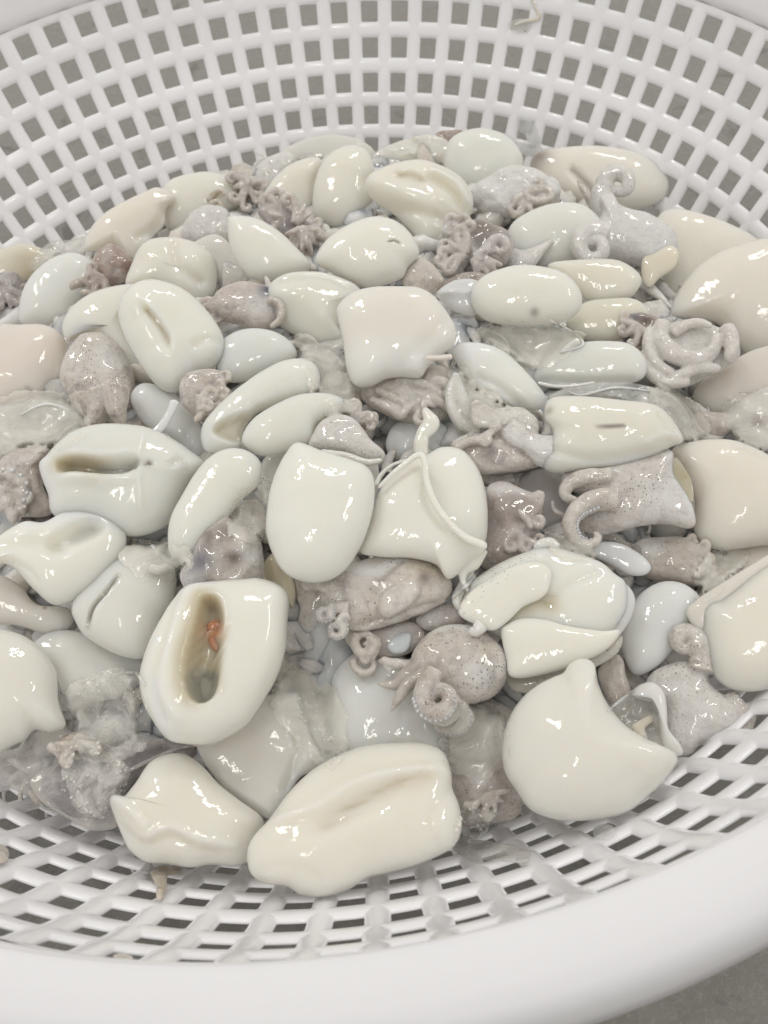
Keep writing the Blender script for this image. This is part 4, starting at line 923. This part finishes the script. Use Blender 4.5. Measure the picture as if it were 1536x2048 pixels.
memb([(-30,825),(40,800),(100,792),(140,808),(170,842),(140,872),(90,888),(0,885)], 2.0, (.70,.68,.64), None, t, th=.5, name='skin_flap')
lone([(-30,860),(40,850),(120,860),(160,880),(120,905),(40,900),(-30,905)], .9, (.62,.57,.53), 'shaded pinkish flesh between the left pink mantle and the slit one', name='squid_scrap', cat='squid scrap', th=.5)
t = squid(200, 620, 2, 'cream squid at left with its speckled grey head hanging down in two points')
mantle(t, [(125,655),(140,622),(180,590),(240,572),(275,576),(250,640),(262,690),(285,740),(270,760),(232,705),(195,672),(155,658),(137,682)], 2.2, (.80,.79,.72), th=.55)
head(t, [(120,745),(138,700),(165,668),(205,668),(240,695),(262,735),(268,780),(255,815),(215,808),(175,815),(148,795),(126,775)], 2.6, (.60,.565,.545), rough=3, paint=[('speck','all',None,0,.5),('milk','spot',(215,725,26),0,.6)])
tube('arm', [(185,780),(200,810),(190,840),(172,852)], (28,24,18,10), 2.4, (.58,.53,.50), t)
tube('arm', [(232,770),(232,815),(242,842),(247,868)], (26,22,13,2), 2.9, (.56,.53,.52), t, paint=('speck',.6))
tube('arm', [(160,785),(168,815),(185,835)], (20,16,10), 2.2, (.55,.49,.46), t)
t = squid(340, 660, 4, 'glossy ivory squid mantle with a curved slit down its front, upper left of centre')
mantle(t, [(236,620),(250,585),(280,566),(320,564),(372,582),(412,620),(440,658),(450,690),(444,716),(425,738),(400,750),(380,765),(352,782),(322,776),(290,745),(262,700),(243,662)], 3.6, (.84,.84,.77), th=.58,
  feats=[('fold',[(285,612),(302,632),(322,655),(342,685),(352,722)],26,17),('groove',[(300,630),(325,660),(345,690)],4,9),('groove',[(395,705),(420,690),(445,690)],8,6),('ridge',[(280,600),(300,650),(330,710)],20,5)], paint=[('gold','line',[(300,635),(325,665),(345,700)],6,.4),('milk','spot',(392,748,20),0,.9)])
head(t, [(358,780),(375,750),(405,738),(440,748),(455,780),(445,815),(415,838),(385,832),(365,808)], 2.4, (.46,.40,.36), th=.6)
for cx, cy, R in ((437,768,15),(424,792,15),(452,757,13),(415,815,13)):
    tube('arm', [(400,790)] + curl(cx, cy, R, 150, 1.15, 1), (10,7,7,4), 3.1, (.60,.57,.53), t, scal=.12, h=(2,8,5))
tube('arm', [(415,810),(400,832),(390,845)], (9,8,5), 2.9, (.62,.58,.54), t, scal=.2)
lone([(434,735),(438,690),(478,662),(530,660),(572,676),(594,706),(575,732),(530,750),(480,765),(445,760)], 1.8, (.76,.785,.76), 'small smooth bluish grey egg shaped mantle right of the glossy slit one', th=.62, lump=.4)
lone([(262,800),(285,768),(345,785),(395,835),(422,900),(400,925),(350,885),(290,850)], .9, (.74,.755,.735), 'bluish grey mantle in shade under the glossy slit one', th=.6)
t = squid(520, 800, 3, 'ivory mantle rolled open like a hood over a second lobe')
mantle(t, [(402,878),(408,848),(438,812),(478,777),(529,741),(572,721),(609,718),(634,733),(640,765),(625,790),(590,800),(556,810),(517,823),(496,845),(484,870),(478,896),(440,908),(412,903)], 2.8, (.83,.83,.76), th=.6, cxy=(530,810),
  feats=[('pit',[(432,868),(440,855),(480,835),(500,838),(488,862),(478,885),(450,880)],8,18)], paint=[('gold','poly',[(432,868),(445,852),(490,835),(500,840),(484,885),(450,880)],9,.5)])
mantle(t, [(482,884),(490,856),(514,830),(556,808),(603,790),(655,788),(688,802),(675,825),(634,850),(619,886),(570,905),(530,914),(500,903)], 3.3, (.81,.81,.735), th=.62)
head(t, [(617,890),(632,855),(655,835),(682,828),(715,845),(742,880),(768,908),(762,925),(720,918),(680,905),(640,900)], 3.1, (.72,.71,.71), rough=2, th=.55, paint=[('milk','all',None,0,.5),('speck','all',None,0,.3)])
for cx, cy, R, a0 in ((712,820,11,90),(748,835,10,90)):
    tube('arm', [(700,860)] + curl(cx, cy, R, a0, 1.1, 1), (11,7,6,4), 2.4, (.60,.58,.57), t, scal=.1)
tube('arm', [(640,850),(628,830),(640,815)], (12,9,5), 3.0, (.68,.66,.65), t)
tube('skin_flap', [(640,905),(690,912),(730,925),(765,920)], (8,8,7,5), 3.4, (.74,.73,.71), t, mat=M_FLESH)
t = squid(430, 1000, 3, 'ivory mantle curved like a banana left of the bright egg')
mantle(t, [(336,1090),(340,1040),(360,998),(388,950),(420,915),(460,898),(500,905),(523,930),(516,968),(485,998),(462,1028),(442,1062),(402,1100),(370,1122),(346,1117)], 3.1, (.83,.83,.75), th=.62, lump=.7)
tube('arm', [(500,1010),(490,1035),(500,1060)], (14,12,8), 1.9, (.62,.57,.54), t)
lone([(452,1040),(480,1010),(515,1000),(530,1030),(528,1075),(500,1085),(470,1070)], 1.4, (.56,.50,.47), 'brownish grey flesh between the banana shaped mantle and the bright egg', name='squid_scrap', cat='squid scrap', mat=M_HEAD, th=.55, rough=5)
t = squid(230, 960, 3, 'white mantle lying level with a long yellowish slit and a brown head at left')
mantle(t, [(80,935),(95,915),(118,890),(150,866),(190,854),(235,852),(293,857),(340,877),(383,907),(407,932),(377,962),(360,1002),(343,1043),(300,1067),(257,1073),(200,1055),(110,1033),(97,990)], 2.8, (.80,.815,.77), th=.58,
  feats=[('slit',[(118,948),(160,944),(220,950),(290,940)],12,40),('ridge',[(292,875),(285,940),(290,1025)],4,5),('slit',[(296,943),(310,943)],3,8),('groove',[(345,940),(360,930),(372,945)],7,9),('ridge',[(140,975),(200,972),(215,985)],9,6)],
  paint=[('gold','line',[(130,942),(170,945),(210,955)],18,.8),('grey','line',[(200,950),(240,948),(285,941)],8,.7),('milk','line',[(85,930),(95,975)],20,.8),('brown','spot',(303,943,6),0,.6)])
tube('membrane_strand', [(352,800),(340,825),(322,855),(300,870)], (10,8,9,6), 3.4, (.76,.79,.79), t, mat=M_FLESH, flat=.4)
head(t, [(-20,960),(0,920),(40,898),(95,893),(100,915),(82,940),(95,985),(105,1020),(70,1035),(20,1030),(-20,1000)], 2.0, (.44,.38,.36), rough=3)
tube('arm', [(30,930),(0,905)] + curl(12, 905, 20, 180, 1.1, 1), (16,13,10,8,5), 2.4, (.58,.54,.51), t, scal=.1)
tube('arm', [(-10,950),(25,950),(48,975),(40,1005),(50,1030)], (10,13,15,15,8), 2.6, (.64,.62,.61), t, scal=.25)
tube('arm', [(-20,975),(10,985),(20,1015),(30,1045)], (10,13,14,7), 2.8, (.64,.62,.61), t, scal=.22)
lone([(40,1040),(80,1015),(120,1030),(110,1050),(70,1060)], .6, (.10,.085,.09), 'black inky flesh in the gap above the open flap at left', name='squid_scrap', cat='squid scrap', mat=M_HEAD, th=.5, n=50, nf=12)
t = squid(120, 1110, 3, 'opened mantle flap at left with a hollow, curled over like a spoon')
mantle(t, [(-50,1105),(-10,1078),(20,1060),(52,1047),(90,1048),(130,1026),(180,1019),(228,1034),(252,1064),(250,1100),(225,1140),(190,1182),(140,1207),(102,1210),(62,1176),(32,1142),(0,1125),(-50,1130)], 3.0, (.87,.855,.775), th=.5, pw=2.6,
  feats=[('pit',[(105,1108),(112,1090),(150,1062),(185,1050),(205,1062),(190,1080),(150,1100),(125,1115)],14,26),('groove',[(0,1100),(60,1095),(110,1100)],16,8),('groove',[(30,1130),(65,1150),(80,1170)],5,5)], paint=[('grey','poly',[(140,1085),(165,1060),(190,1055),(190,1070),(160,1090)],10,.45),('milk','line',[(60,1055),(130,1040),(180,1030)],16,.6)])
t = squid(250, 1200, 1, 'milky translucent squid with a grey line across it, left of the orange organ')
mantle(t, [(143,1215),(158,1170),(195,1130),(250,1110),(310,1108),(350,1140),(345,1200),(320,1240),(302,1290),(280,1318),(230,1308),(175,1275),(150,1240)], 1.3, (.82,.815,.76), th=.5, feats=[('slit',[(240,1162),(215,1195),(190,1225),(182,1258)],4,12)], paint=[('grey','line',[(240,1162),(215,1195),(190,1225),(182,1258)],5,.8)])
tube('arm', [(300,1135),(320,1140),(340,1130),(350,1110)], (9,10,8,5), 2.1, (.68,.66,.62), t, mat=M_FLESH)
memb([(215,1120),(260,1090),(300,1092),(335,1085),(345,1110),(320,1135),(270,1145),(230,1145)], 1.6, (.66,.65,.60), None, t, th=.5, name='skin_flap')
lone([(-50,1140),(0,1150),(40,1172),(75,1210),(130,1215),(150,1235),(135,1262),(95,1270),(30,1250),(-50,1240)], 1.6, (.76,.71,.66), 'pinkish mantle at the left edge under the open spoon shaped flap', th=.55, paint=[('brown','spot',(93,1221,3),0,.8)])
lone([(-60,1290),(-20,1262),(15,1262),(55,1275),(90,1305),(112,1348),(118,1400),(136,1450),(105,1465),(70,1460),(40,1485),(-60,1500)], 2.3, (.80,.79,.73), 'smooth cream mantle cut by the left edge beside the icy slush', th=.6, lump=1.0)
lone([(60,1300),(110,1262),(200,1272),(292,1318),(290,1380),(220,1400),(140,1405),(105,1345)], .5, (.80,.79,.74), 'flat pale mantle under the milky one, partly under slush', th=.4)
t = squid(40, 1540, 1, 'torn translucent arms and skin at the lower left under the edge mantle')
memb([(-40,1500),(20,1485),(80,1460),(140,1462),(150,1500),(110,1560),(60,1590),(0,1570),(-40,1560)], 1.0, (.64,.61,.58), None, t, th=.4, name='skin_flap')
tube('arm', [(95,1490),(120,1505),(130,1535)], (9,10,6), 1.7, (.68,.64,.62), t)
head(t, [(110,1500),(130,1470),(170,1465),(185,1490),(165,1515),(130,1520)], 1.2, (.40,.33,.27), rough=6)
tube('arm', [(60,1580),(75,1600),(85,1588)], (7,8,5), 1.2, (.40,.35,.30), t)
lone([(80,1580),(110,1535),(180,1505),(270,1485),(340,1478),(405,1492),(380,1520),(310,1535),(262,1570),(235,1605),(215,1640),(180,1650),(120,1625)], .5, (.27,.26,.28), 'dark grey frayed squid remains in front of the slush at lower left', name='squid_scrap', cat='squid scrap', mat=M_HEAD, th=.35, rough=3.5, lump=1.5, paint=[('brown','line',[(160,1590),(250,1530),(330,1500)],12,.5),('ink','line',[(260,1520),(340,1495)],14,.3)])
memb([(60,1560),(120,1530),(170,1560),(215,1600),(235,1650),(190,1660),(140,1640),(90,1610)], 1.0, (.58,.55,.52), 'slimy clear film sagging over the mesh at lower left', th=.15, rough=2)

# bits in the gaps of the middle
t = squid(830, 800, 1, 'brownish squid under the boxy mantle, arms pressed flat')
head(t, [(720,790),(760,760),(830,740),(895,738),(912,790),(890,835),(840,850),(775,832)], 1.5, (.46,.42,.39), rough=5)
for pts in ([(750,780),(790,800),(820,825)],[(740,800),(780,820),(815,838)],[(800,760),(850,775),(900,800)],[(820,790),(870,800),(905,830)],[(850,755),(890,770),(910,780)]):
    tube('arm', pts, (8,11,5), 2.0, (.60,.58,.58), t, h=(6,9,4), cxy=(820,795))
lone([(675,618),(697,594),(736,582),(791,577),(832,578),(869,597),(896,628),(911,656),(909,685),(882,710),(857,734),(838,757),(800,756),(770,760),(740,776),(712,773),(696,741),(687,690),(676,645)], 3.9, (.82,.79,.735), 'boxy cream mantle with a ragged lower edge in the upper middle', th=.5, pw=2.7, feats=[('groove',[(890,650),(850,700),(800,740)],14,4)], paint=[('milk','poly',[(700,720),(850,700),(900,690),(840,760),(720,775)],40,.6)])
tube('membrane_strand', [(850,716),(880,716),(905,714)], (4,5,6), 4.2, (.76,.68,.64), None, mat=M_FLESH, label='pink strand joining the boxy mantle and the diagonal cool white one', cat='skin scrap')
memb([(600,700),(640,690),(685,705),(700,735),(680,760),(645,765),(635,735)], 1.7, (.62,.60,.57), 'grey jelly like lump left of the boxy mantle', th=.6)
lone([(640,790),(650,755),(685,745),(715,770),(725,800),(705,830),(670,820)], 1.4, (.60,.58,.55), 'knobbly grey head tucked under the ragged edge of the boxy mantle', name='torn_squid', cat='squid head', mat=M_HEAD, th=.6, rough=8)
t = squid(740, 1300, 1, 'brown squid head with two thin curls, in the gap left of the spread arms')
head(t, [(690,1270),(720,1245),(780,1240),(840,1250),(850,1280),(810,1310),(760,1315),(710,1300)], .9, (.38,.34,.32), paint=[('milk','spot',(800,1282,24),0,.6)])
tube('arm', curl(733, 1288, 25, -130, .9, -1, .5), (10,10,9,6), 1.6, (.54,.50,.47), t, scal=.12)
tube('arm', curl(730, 1325, 24, -160, .62, -1, .7), (9,9,8,5), 1.3, (.58,.54,.51), t, scal=.12)
blob('arm_web', [(775,1290),(800,1268),(822,1270),(815,1300),(790,1308)], 1.4, (.58,.64,.68), t, th=.4, n=50, nf=12)
lone([(832,1240),(850,1218),(885,1205),(925,1215),(940,1240),(910,1255),(870,1262),(845,1258)], 1.2, (.48,.43,.43), 'small purple grey lump between the speckled head and the folded squid', name='squid_scrap', cat='squid scrap', mat=M_HEAD, th=.6, paint=[('milk','spot',(860,1232,14),0,.7)])
t = squid(970, 1590, .5, 'brownish grey torn squid between the two large front mantles')
head(t, [(890,1510),(940,1470),(1000,1470),(1020,1540),(1045,1600),(1030,1635),(970,1650),(920,1645),(900,1590)], .3, (.36,.32,.30), rough=5, paint=[('speck','all',None,0,.5),('milk','spot',(957,1568,13),0,.9),('milk','spot',(950,1608,15),0,.5)])
fold(t, [(900,1480),(920,1440),(980,1430),(1010,1440),(1005,1500),(960,1520),(910,1515)], .8, (.58,.57,.57), th=.4, paint=[('speck','all',None,0,.7)])
tube('arm', [(925,1608),(945,1612),(958,1600)], (8,9,5), 1.2, (.60,.58,.55), t)

# ========== slush, scraps and films ==========
def slush(poly, nn, smin, smax, label, lift=.03, wall=False, seed=1):
    rr = random.Random(seed); P = np.array(poly, float); lo, hi = P.min(0), P.max(0); V = []; fs = []
    k = 0
    while k < nn:
        x, y = rr.uniform(lo[0], hi[0]), rr.uniform(lo[1], hi[1])
        if not inside(np.array([[x, y]]), P)[0]: continue
        k += 1
        p = (on_wall(x, y) if wall else on_heap(x, y)); c = CP - p; c /= np.linalg.norm(c); p = p + c * (lift + rr.uniform(0, .022))
        sz = rr.uniform(smin, smax) / F * 1.4; b0 = len(V)
        e = np.array([[rr.gauss(0, 1) for _ in range(3)] for _ in range(3)]); e /= np.linalg.norm(e, axis=1)[:, None]
        st = rr.uniform(.5, 2.4)
        for sx in (-1, 1):
            for sy in (-1, 1):
                for sz_ in (-1, 1):
                    q = e[0] * sx * st * rr.uniform(.6, 1.2) + e[1] * sy * .55 * rr.uniform(.5, 1.2) + e[2] * sz_ * .45 * rr.uniform(.4, 1.2)
                    V.append(p + q * sz)
        for f in ((0, 1, 3, 2), (4, 6, 7, 5), (0, 4, 5, 1), (2, 3, 7, 6), (0, 2, 6, 4), (1, 5, 7, 3)): fs.append(tuple(b0 + q for q in f))
    o = link('ice_slush', V, fs, M_ICE, color=(1, 1, 1), smooth=False); tag(o, label, 'ice slush'); o['kind'] = 'stuff'
# on the mesh itself
def wscrap(out, col, label, mat=None, th=.3, name='skin_scrap', **k):
    k.setdefault('rough', 3)
    return blob(name, out, .12, col, None, mat=mat or M_HEAD, th=th, wall=True, n=56, nf=12, label=label, cat='skin scrap', **k)
wscrap([(300,1745),(318,1735),(345,1738),(362,1732),(358,1746),(335,1752),(332,1780),(322,1800),(312,1795),(310,1770)], SAND, 'tan shred of skin hanging on the mesh below the ledged front mantle')
wscrap([(288,1730),(300,1726),(308,1738),(298,1748),(284,1744)], (.62,.66,.72), 'small blue grey shred beside the tan one on the mesh')
wscrap([(-20,1690),(10,1695),(18,1712),(8,1725),(-20,1722)], (.74,.62,.56), 'small pink shred on the mesh at the far lower left')
wscrap([(226,1912),(245,1909),(265,1915),(262,1923),(240,1922)], (.62,.47,.36), 'brown stain like scrap under the rim at lower left', th=.2)
for pts, lab in (([(1062,-5),(1070,12),(1078,35),(1050,42),(1028,50)], 'thin beige strand of skin stuck across a hole at the top'),):
    tube('skin_strand', pts, (3,3,4,3,2), .1, (.70,.65,.57), None, mat=M_FLESH, wall=True, label=lab, cat='skin scrap')
wscrap([(1018,45),(1040,38),(1062,42),(1058,58),(1040,64),(1022,60)], (.74,.73,.70), 'wet clear film over a hole at the top of the mesh', mat=M_MEMB, th=.2)
wscrap([(1035,235),(1060,240),(1075,262),(1080,290),(1060,292),(1050,270),(1038,262)], (.78,.79,.78), 'clear skin stretched over a hole at the back beside the round white squid', mat=M_MEMB, th=.2)
wscrap([(1005,265),(1040,280),(1085,290),(1110,300),(1090,312),(1040,308),(1010,290)], (.80,.80,.79), 'milky film where the round white squid meets the mesh', mat=M_MEMB, th=.25)
wscrap([(1188,1655),(1215,1648),(1232,1662),(1215,1680),(1190,1675)], (.84,.84,.84), 'milky blob of slime on the mesh under the plump mantle', mat=M_MEMB, th=.3)
wscrap([(905,1690),(950,1680),(1010,1690),(1060,1700),(1050,1725),(990,1722),(930,1715)], (.80,.79,.75), 'thin slime film on the mesh at the front right of centre', mat=M_MEMB, th=.15)
def drops():
    rr = random.Random(4); V = []; fs = []
    for k in range(260):
        x, y = (rr.uniform(0, 1536), rr.uniform(20, 470)) if k < 150 else (rr.uniform(0, 1500), rr.uniform(1640, 1900))
        if k < 150 and 300 < y and 250 < x < 1300: continue
        p = on_wall(x, y)
        if p[2] > .05: continue
        rr_ = math.hypot(p[0], p[1]); an = (math.atan2(p[1], p[0]) - ph0) / (2 * math.pi / NR); fr = abs(an - round(an))
        if fr < .36: continue            # only on the ribs
        n = np.array([-p[0] / rr_ * .88, -p[1] / rr_ * .88, .42]); n /= np.linalg.norm(n)
        t1 = np.cross(n, UP); t1 /= np.linalg.norm(t1); t2 = np.cross(n, t1); R = rr.uniform(2, 5) / F * 1.5; b0 = len(V); el = rr.uniform(1, 2.2)
        for j in range(4):
            ph = math.pi / 2 * j / 3
            for i in range(8):
                a = i * math.pi / 4; V.append(p - n * .001 + (t1 * math.cos(a) + t2 * math.sin(a) * el) * R * math.cos(ph) + n * R * .55 * math.sin(ph))
        for j in range(3):
            for i in range(8): i2 = (i + 1) % 8; fs.append((b0 + j * 8 + i, b0 + j * 8 + i2, b0 + (j + 1) * 8 + i2, b0 + (j + 1) * 8 + i))
    o = link('water_drops', V, fs, M_ICE); tag(o, 'tiny water drops clinging to the ribs of the basket', 'water drops'); o['kind'] = 'stuff'
drops()


# more curled arms on the heads that show them
def root_of(word): return [o for o in bpy.data.objects if o.type == 'EMPTY' and word in str(o.get('label'))][0]
for word, cx, cy, ang, nn, L, r_, sp, lv, col, sd in (
    ('brown head at left', 25, 985, 110, 5, 42, 7, 170, 2.7, (.66,.64,.63), 3), ('taupe head', 445, 615, 190, 4, 34, 7, 150, 2.5, (.55,.50,.48), 4),
    ('glossy ivory', 420, 795, 40, 5, 34, 7, 170, 2.9, (.62,.59,.56), 5), ('dark purplish', 600, 460, 80, 6, 46, 7, 200, 2.2, (.50,.48,.49), 6), ('small dark lumpy', 495, 380, 20, 5, 32, 6, 220, 2.6, (.46,.43,.42), 7),
    ('ink grey', 930, 510, 200, 6, 52, 8, 180, 2.1, (.52,.50,.51), 8), ('arms pressed flat', 840, 800, 120, 6, 52, 8, 200, 1.9, (.60,.57,.56), 9), ('thin curls', 760, 1285, 170, 5, 46, 7, 140, 1.4, (.52,.48,.46), 10),
    ('dark purple grey squid head right', 1035, 1060, 60, 4, 42, 8, 180, 1.3, (.50,.46,.47), 11), ('ink stained', 1275, 655, 120, 4, 34, 7, 180, 2.0, (.60,.55,.54), 12),
    ('far left edge', 15, 580, 100, 5, 42, 7, 180, 1.7, (.34,.31,.32), 13), ('brownish grey torn', 980, 1590, 70, 5, 46, 7, 220, .9, (.50,.46,.44), 14),
    ('tiny curled arms', 1385, 1120, 10, 6, 34, 7, 190, 1.5, (.50,.46,.43), 15), ('thin dark slot', 1000, 850, 190, 4, 50, 8, 120, 2.6, (.66,.63,.62), 16), ('torn translucent arms', 145, 1490, 100, 6, 44, 8, 220, 1.5, (.55,.50,.47), 17),
    ('pinkish cream mantle at the upper left', 210, 560, 140, 4, 34, 7, 140, 2.9, (.42,.37,.35), 18), ('like a hood', 710, 850, 300, 4, 36, 7, 120, 2.7, (.62,.60,.59), 19), ('frothy white', 1050, 395, 60, 5, 44, 9, 200, 2.7, (.76,.75,.75), 20)):
    fan(root_of(word), cx, cy, ang, nn, L, r_, sp, lv, col, 6, .75, sd)

for o_ in [o for o in bpy.data.objects if o.type == 'EMPTY' and o.name.split('.')[0] == 'squid']:
    fuse(o_)
for o_ in [o for o in bpy.data.objects if o.type == 'EMPTY' and 'skirt' in str(o.get('label'))]:
    fuse(o_, ('skin_flap', 'skin_rim', 'arm'), 'skirt', M_THIN, 2.4)

build_bvh()
suckers(root_of('arms spread to the lower left'), curl(878, 1400, 33, 190, 1.0, -1, .35), (18, 6), (5, 2), n=22)
suckers(root_of('arms spread to the lower left'), [(925,1420),(935,1440),(915,1462),(885,1462)], (-9, -6), (4, 2.5), n=12)
suckers(root_of('purple speckled head'), [(1190,1000),(1155,1020),(1142,1050),(1155,1080),(1180,1088)], (-16, -9), (4.5, 3), n=16)
suckers(root_of('thin skirt'), curl(672, 1258, 20, -60, 1.1, 1), (-6, -2), (3.5, 2), n=14)
suckers(root_of('thin skirt'), curl(648, 1226, 17, -30, 1.1, 1), (-6, -2), (3.2, 2), n=14)
suckers(root_of('brown head at left'), [(-10,950),(25,950),(48,975),(40,1005),(50,1030)], (-9, -6), (6, 4), n=9)
for pts_, r_, lab_ in (
  ([(1120,772),(1160,790),(1230,775),(1300,782)], (1.5,3,3,1.5), 'white strand above the slotted mantle'),
  ([(300,1085),(320,1110),(350,1125),(385,1112)], (4,5,4,2), 'pale cord right of the milky translucent squid'),
  ([(605,1385),(618,1430),(640,1490),(648,1520)], (5,7,6,2), 'thick pale ridge of skin on the flattened pinkish mantle'),
  ([(1100,640),(1150,668),(1165,690),(1120,705)], (3,4,3,2), 'pale strand under the smooth oval mantle'),
  ([(960,655),(1000,670),(1020,695)], (3,4,2), 'short pale strand left of the oval mantle'),
  ([(225,1350),(270,1345),(290,1372)], (3,5,2), 'pale fold of skin above the slush at left'),
  ([(40,830),(90,808),(140,822),(170,850)], (2,4,4,2), 'clear rim of skin under the left pink mantle'),
  ([(395,1490),(350,1500),(280,1530),(220,1565)], (2,5,5,2), 'dark frayed strand running down to the lower left'),
  ([(1215,1422),(1245,1398),(1270,1380)], (2,4,2), 'glassy edge of the funnel in the plump mantle'),
  ([(905,1195),(935,1168),(960,1140)], (4,5,2), 'pale strand between the skirt and the folded squid')):
    drape(pts_, r_, (.30,.27,.27) if 'dark' in lab_ else (.84,.83,.79), lab_, mat=M_HEAD if 'dark' in lab_ else None)
FILMS = [
 ([(-10,800),(60,775),(140,790),(180,850),(140,895),(60,905),(-10,900)], 'wet film under the left pink mantle', {}),
 ([(590,660),(650,690),(700,740),(720,800),(670,850),(630,800),(600,730)], 'milky film in the gap left of the boxy mantle', {}),
 ([(940,660),(1010,640),(1090,645),(1170,670),(1130,720),(1070,740),(990,700)], 'milky film below the smooth oval mantle', {}),
 ([(905,720),(960,760),(1010,800),(1040,830),(980,860),(920,870),(890,800)], 'slack film over the pale arms left of the slotted mantle', {}),
 ([(1290,770),(1350,770),(1400,810),(1420,870),(1370,890),(1320,840)], 'torn film right of the slotted mantle', {}),
 ([(230,1110),(290,1075),(350,1080),(395,1120),(350,1160),(290,1160)], 'loose film between the long slit mantle and the orange organ one', {}),
 ([(560,1350),(620,1340),(680,1390),(700,1480),(660,1540),(600,1500),(540,1420)], 'wet film above the big flat front mantle', {}),
 ([(880,1430),(960,1400),(1010,1440),(1020,1520),(960,1560),(890,1530)], 'grey film between the bluish mantle and the plump one', {}),
 ([(1440,820),(1500,780),(1560,780),(1560,900),(1480,900)], 'thin film on the lilac grey torn skin', {}),
 ([(1080,1060),(1150,1070),(1200,1100),(1180,1130),(1110,1110)], 'film above the folded squid beside the curled arm', {}),
 ([(1400,1120),(1450,1090),(1500,1110),(1440,1190),(1390,1200)], 'film above the flapped mantle on the right', {}),
 ([(480,980),(540,960),(545,1060),(500,1090),(450,1060)], 'film between the banana shaped mantle and the bright egg', {}),
]
for k_, (poly_, lab_, kw_) in enumerate(FILMS): film(poly_, lab_, seed=k_ * 1.7, **kw_)
film([(120,1390),(170,1350),(240,1335),(278,1370),(280,1440),(300,1490),(270,1510),(230,1530),(160,1520),(142,1470)], 'glassy crushed ice slush in the hollow left of the orange organ mantle', mat=M_SLUSH, name='slush_film', cat='slush', nzamp=2.2, nzf=34, sm=90, seed=50)
film([(120,1510),(200,1500),(260,1530),(240,1600),(200,1640),(140,1600)], 'clear slush over the dark grey remains at lower left', mat=M_SLUSH, name='slush_film', cat='slush', nzamp=1, nzf=40, sm=80, seed=51)
film([(575,1385),(625,1375),(655,1420),(668,1490),(645,1510),(610,1440)], 'slush above the big flat front mantle', mat=M_SLUSH, name='slush_film', cat='slush', nzamp=2, nzf=26, sm=40, seed=52)
film([(935,1630),(970,1612),(1005,1625),(975,1665),(940,1690)], 'slush at the right end of the big flat front mantle', mat=M_SLUSH, name='slush_film', cat='slush', nzamp=2.5, nzf=20, sm=30, seed=53)
def slush(poly, nn, smin, smax, label, lift=1.5, seed=1):
    rr = random.Random(seed); P = np.array(poly, float); lo, hi = P.min(0), P.max(0); V = []; fs = []; k = 0
    while k < nn:
        x, y = rr.uniform(lo[0], hi[0]), rr.uniform(lo[1], hi[1])
        if not inside(np.array([[x, y]]), P)[0] or noise.noise(Vector((x / 22, y / 22, seed))) < -.05: continue
        k += 1; d = ray(x, y); h = _bvh['t'].ray_cast(Vector(CP * S), Vector(d)); p = CP + d * ((h[3] / S if h[0] is not None else 1.5) - rr.uniform(-.5, 7) / F * 1.5)
        sz = rr.uniform(smin, smax) / F * 1.4; b0 = len(V)
        for sx in (-1, 1):
            for sy in (-1, 1):
                for sz_ in (-1, 1): V.append(p + np.array([sx * rr.uniform(.3, 1.3), sy * rr.uniform(.3, 1.3), sz_ * rr.uniform(.2, .8)]) * sz)
        for f in ((0, 1, 3, 2), (4, 6, 7, 5), (0, 4, 5, 1), (2, 3, 7, 6), (0, 2, 6, 4), (1, 5, 7, 3)): fs.append(tuple(b0 + q for q in f))
    o = link('ice_slush', V, fs, M_ICE, color=(1, 1, 1), smooth=False); tag(o, label, 'ice slush'); o['kind'] = 'stuff'
slush([(120,1375),(190,1350),(290,1360),(300,1450),(310,1490),(240,1510),(190,1520),(135,1500),(130,1440)], 150, .8, 3, 'icy crystals in the hollow left of the orange organ mantle', seed=3)
slush([(590,1400),(625,1375),(650,1420),(690,1510),(700,1530),(660,1530),(640,1480),(600,1440)], 90, 1, 3.5, 'glassy ice grains above the big flat front mantle', seed=5)
slush([(915,1620),(960,1610),(1000,1620),(970,1660),(935,1690),(905,1670)], 70, 1, 3.5, 'ice and slime grains right of the big flat front mantle', seed=6)
slush([(100,1500),(200,1500),(260,1540),(250,1600),(200,1640),(130,1600)], 100, .8, 3, 'ice grains over the dark grey remains at lower left', seed=8)
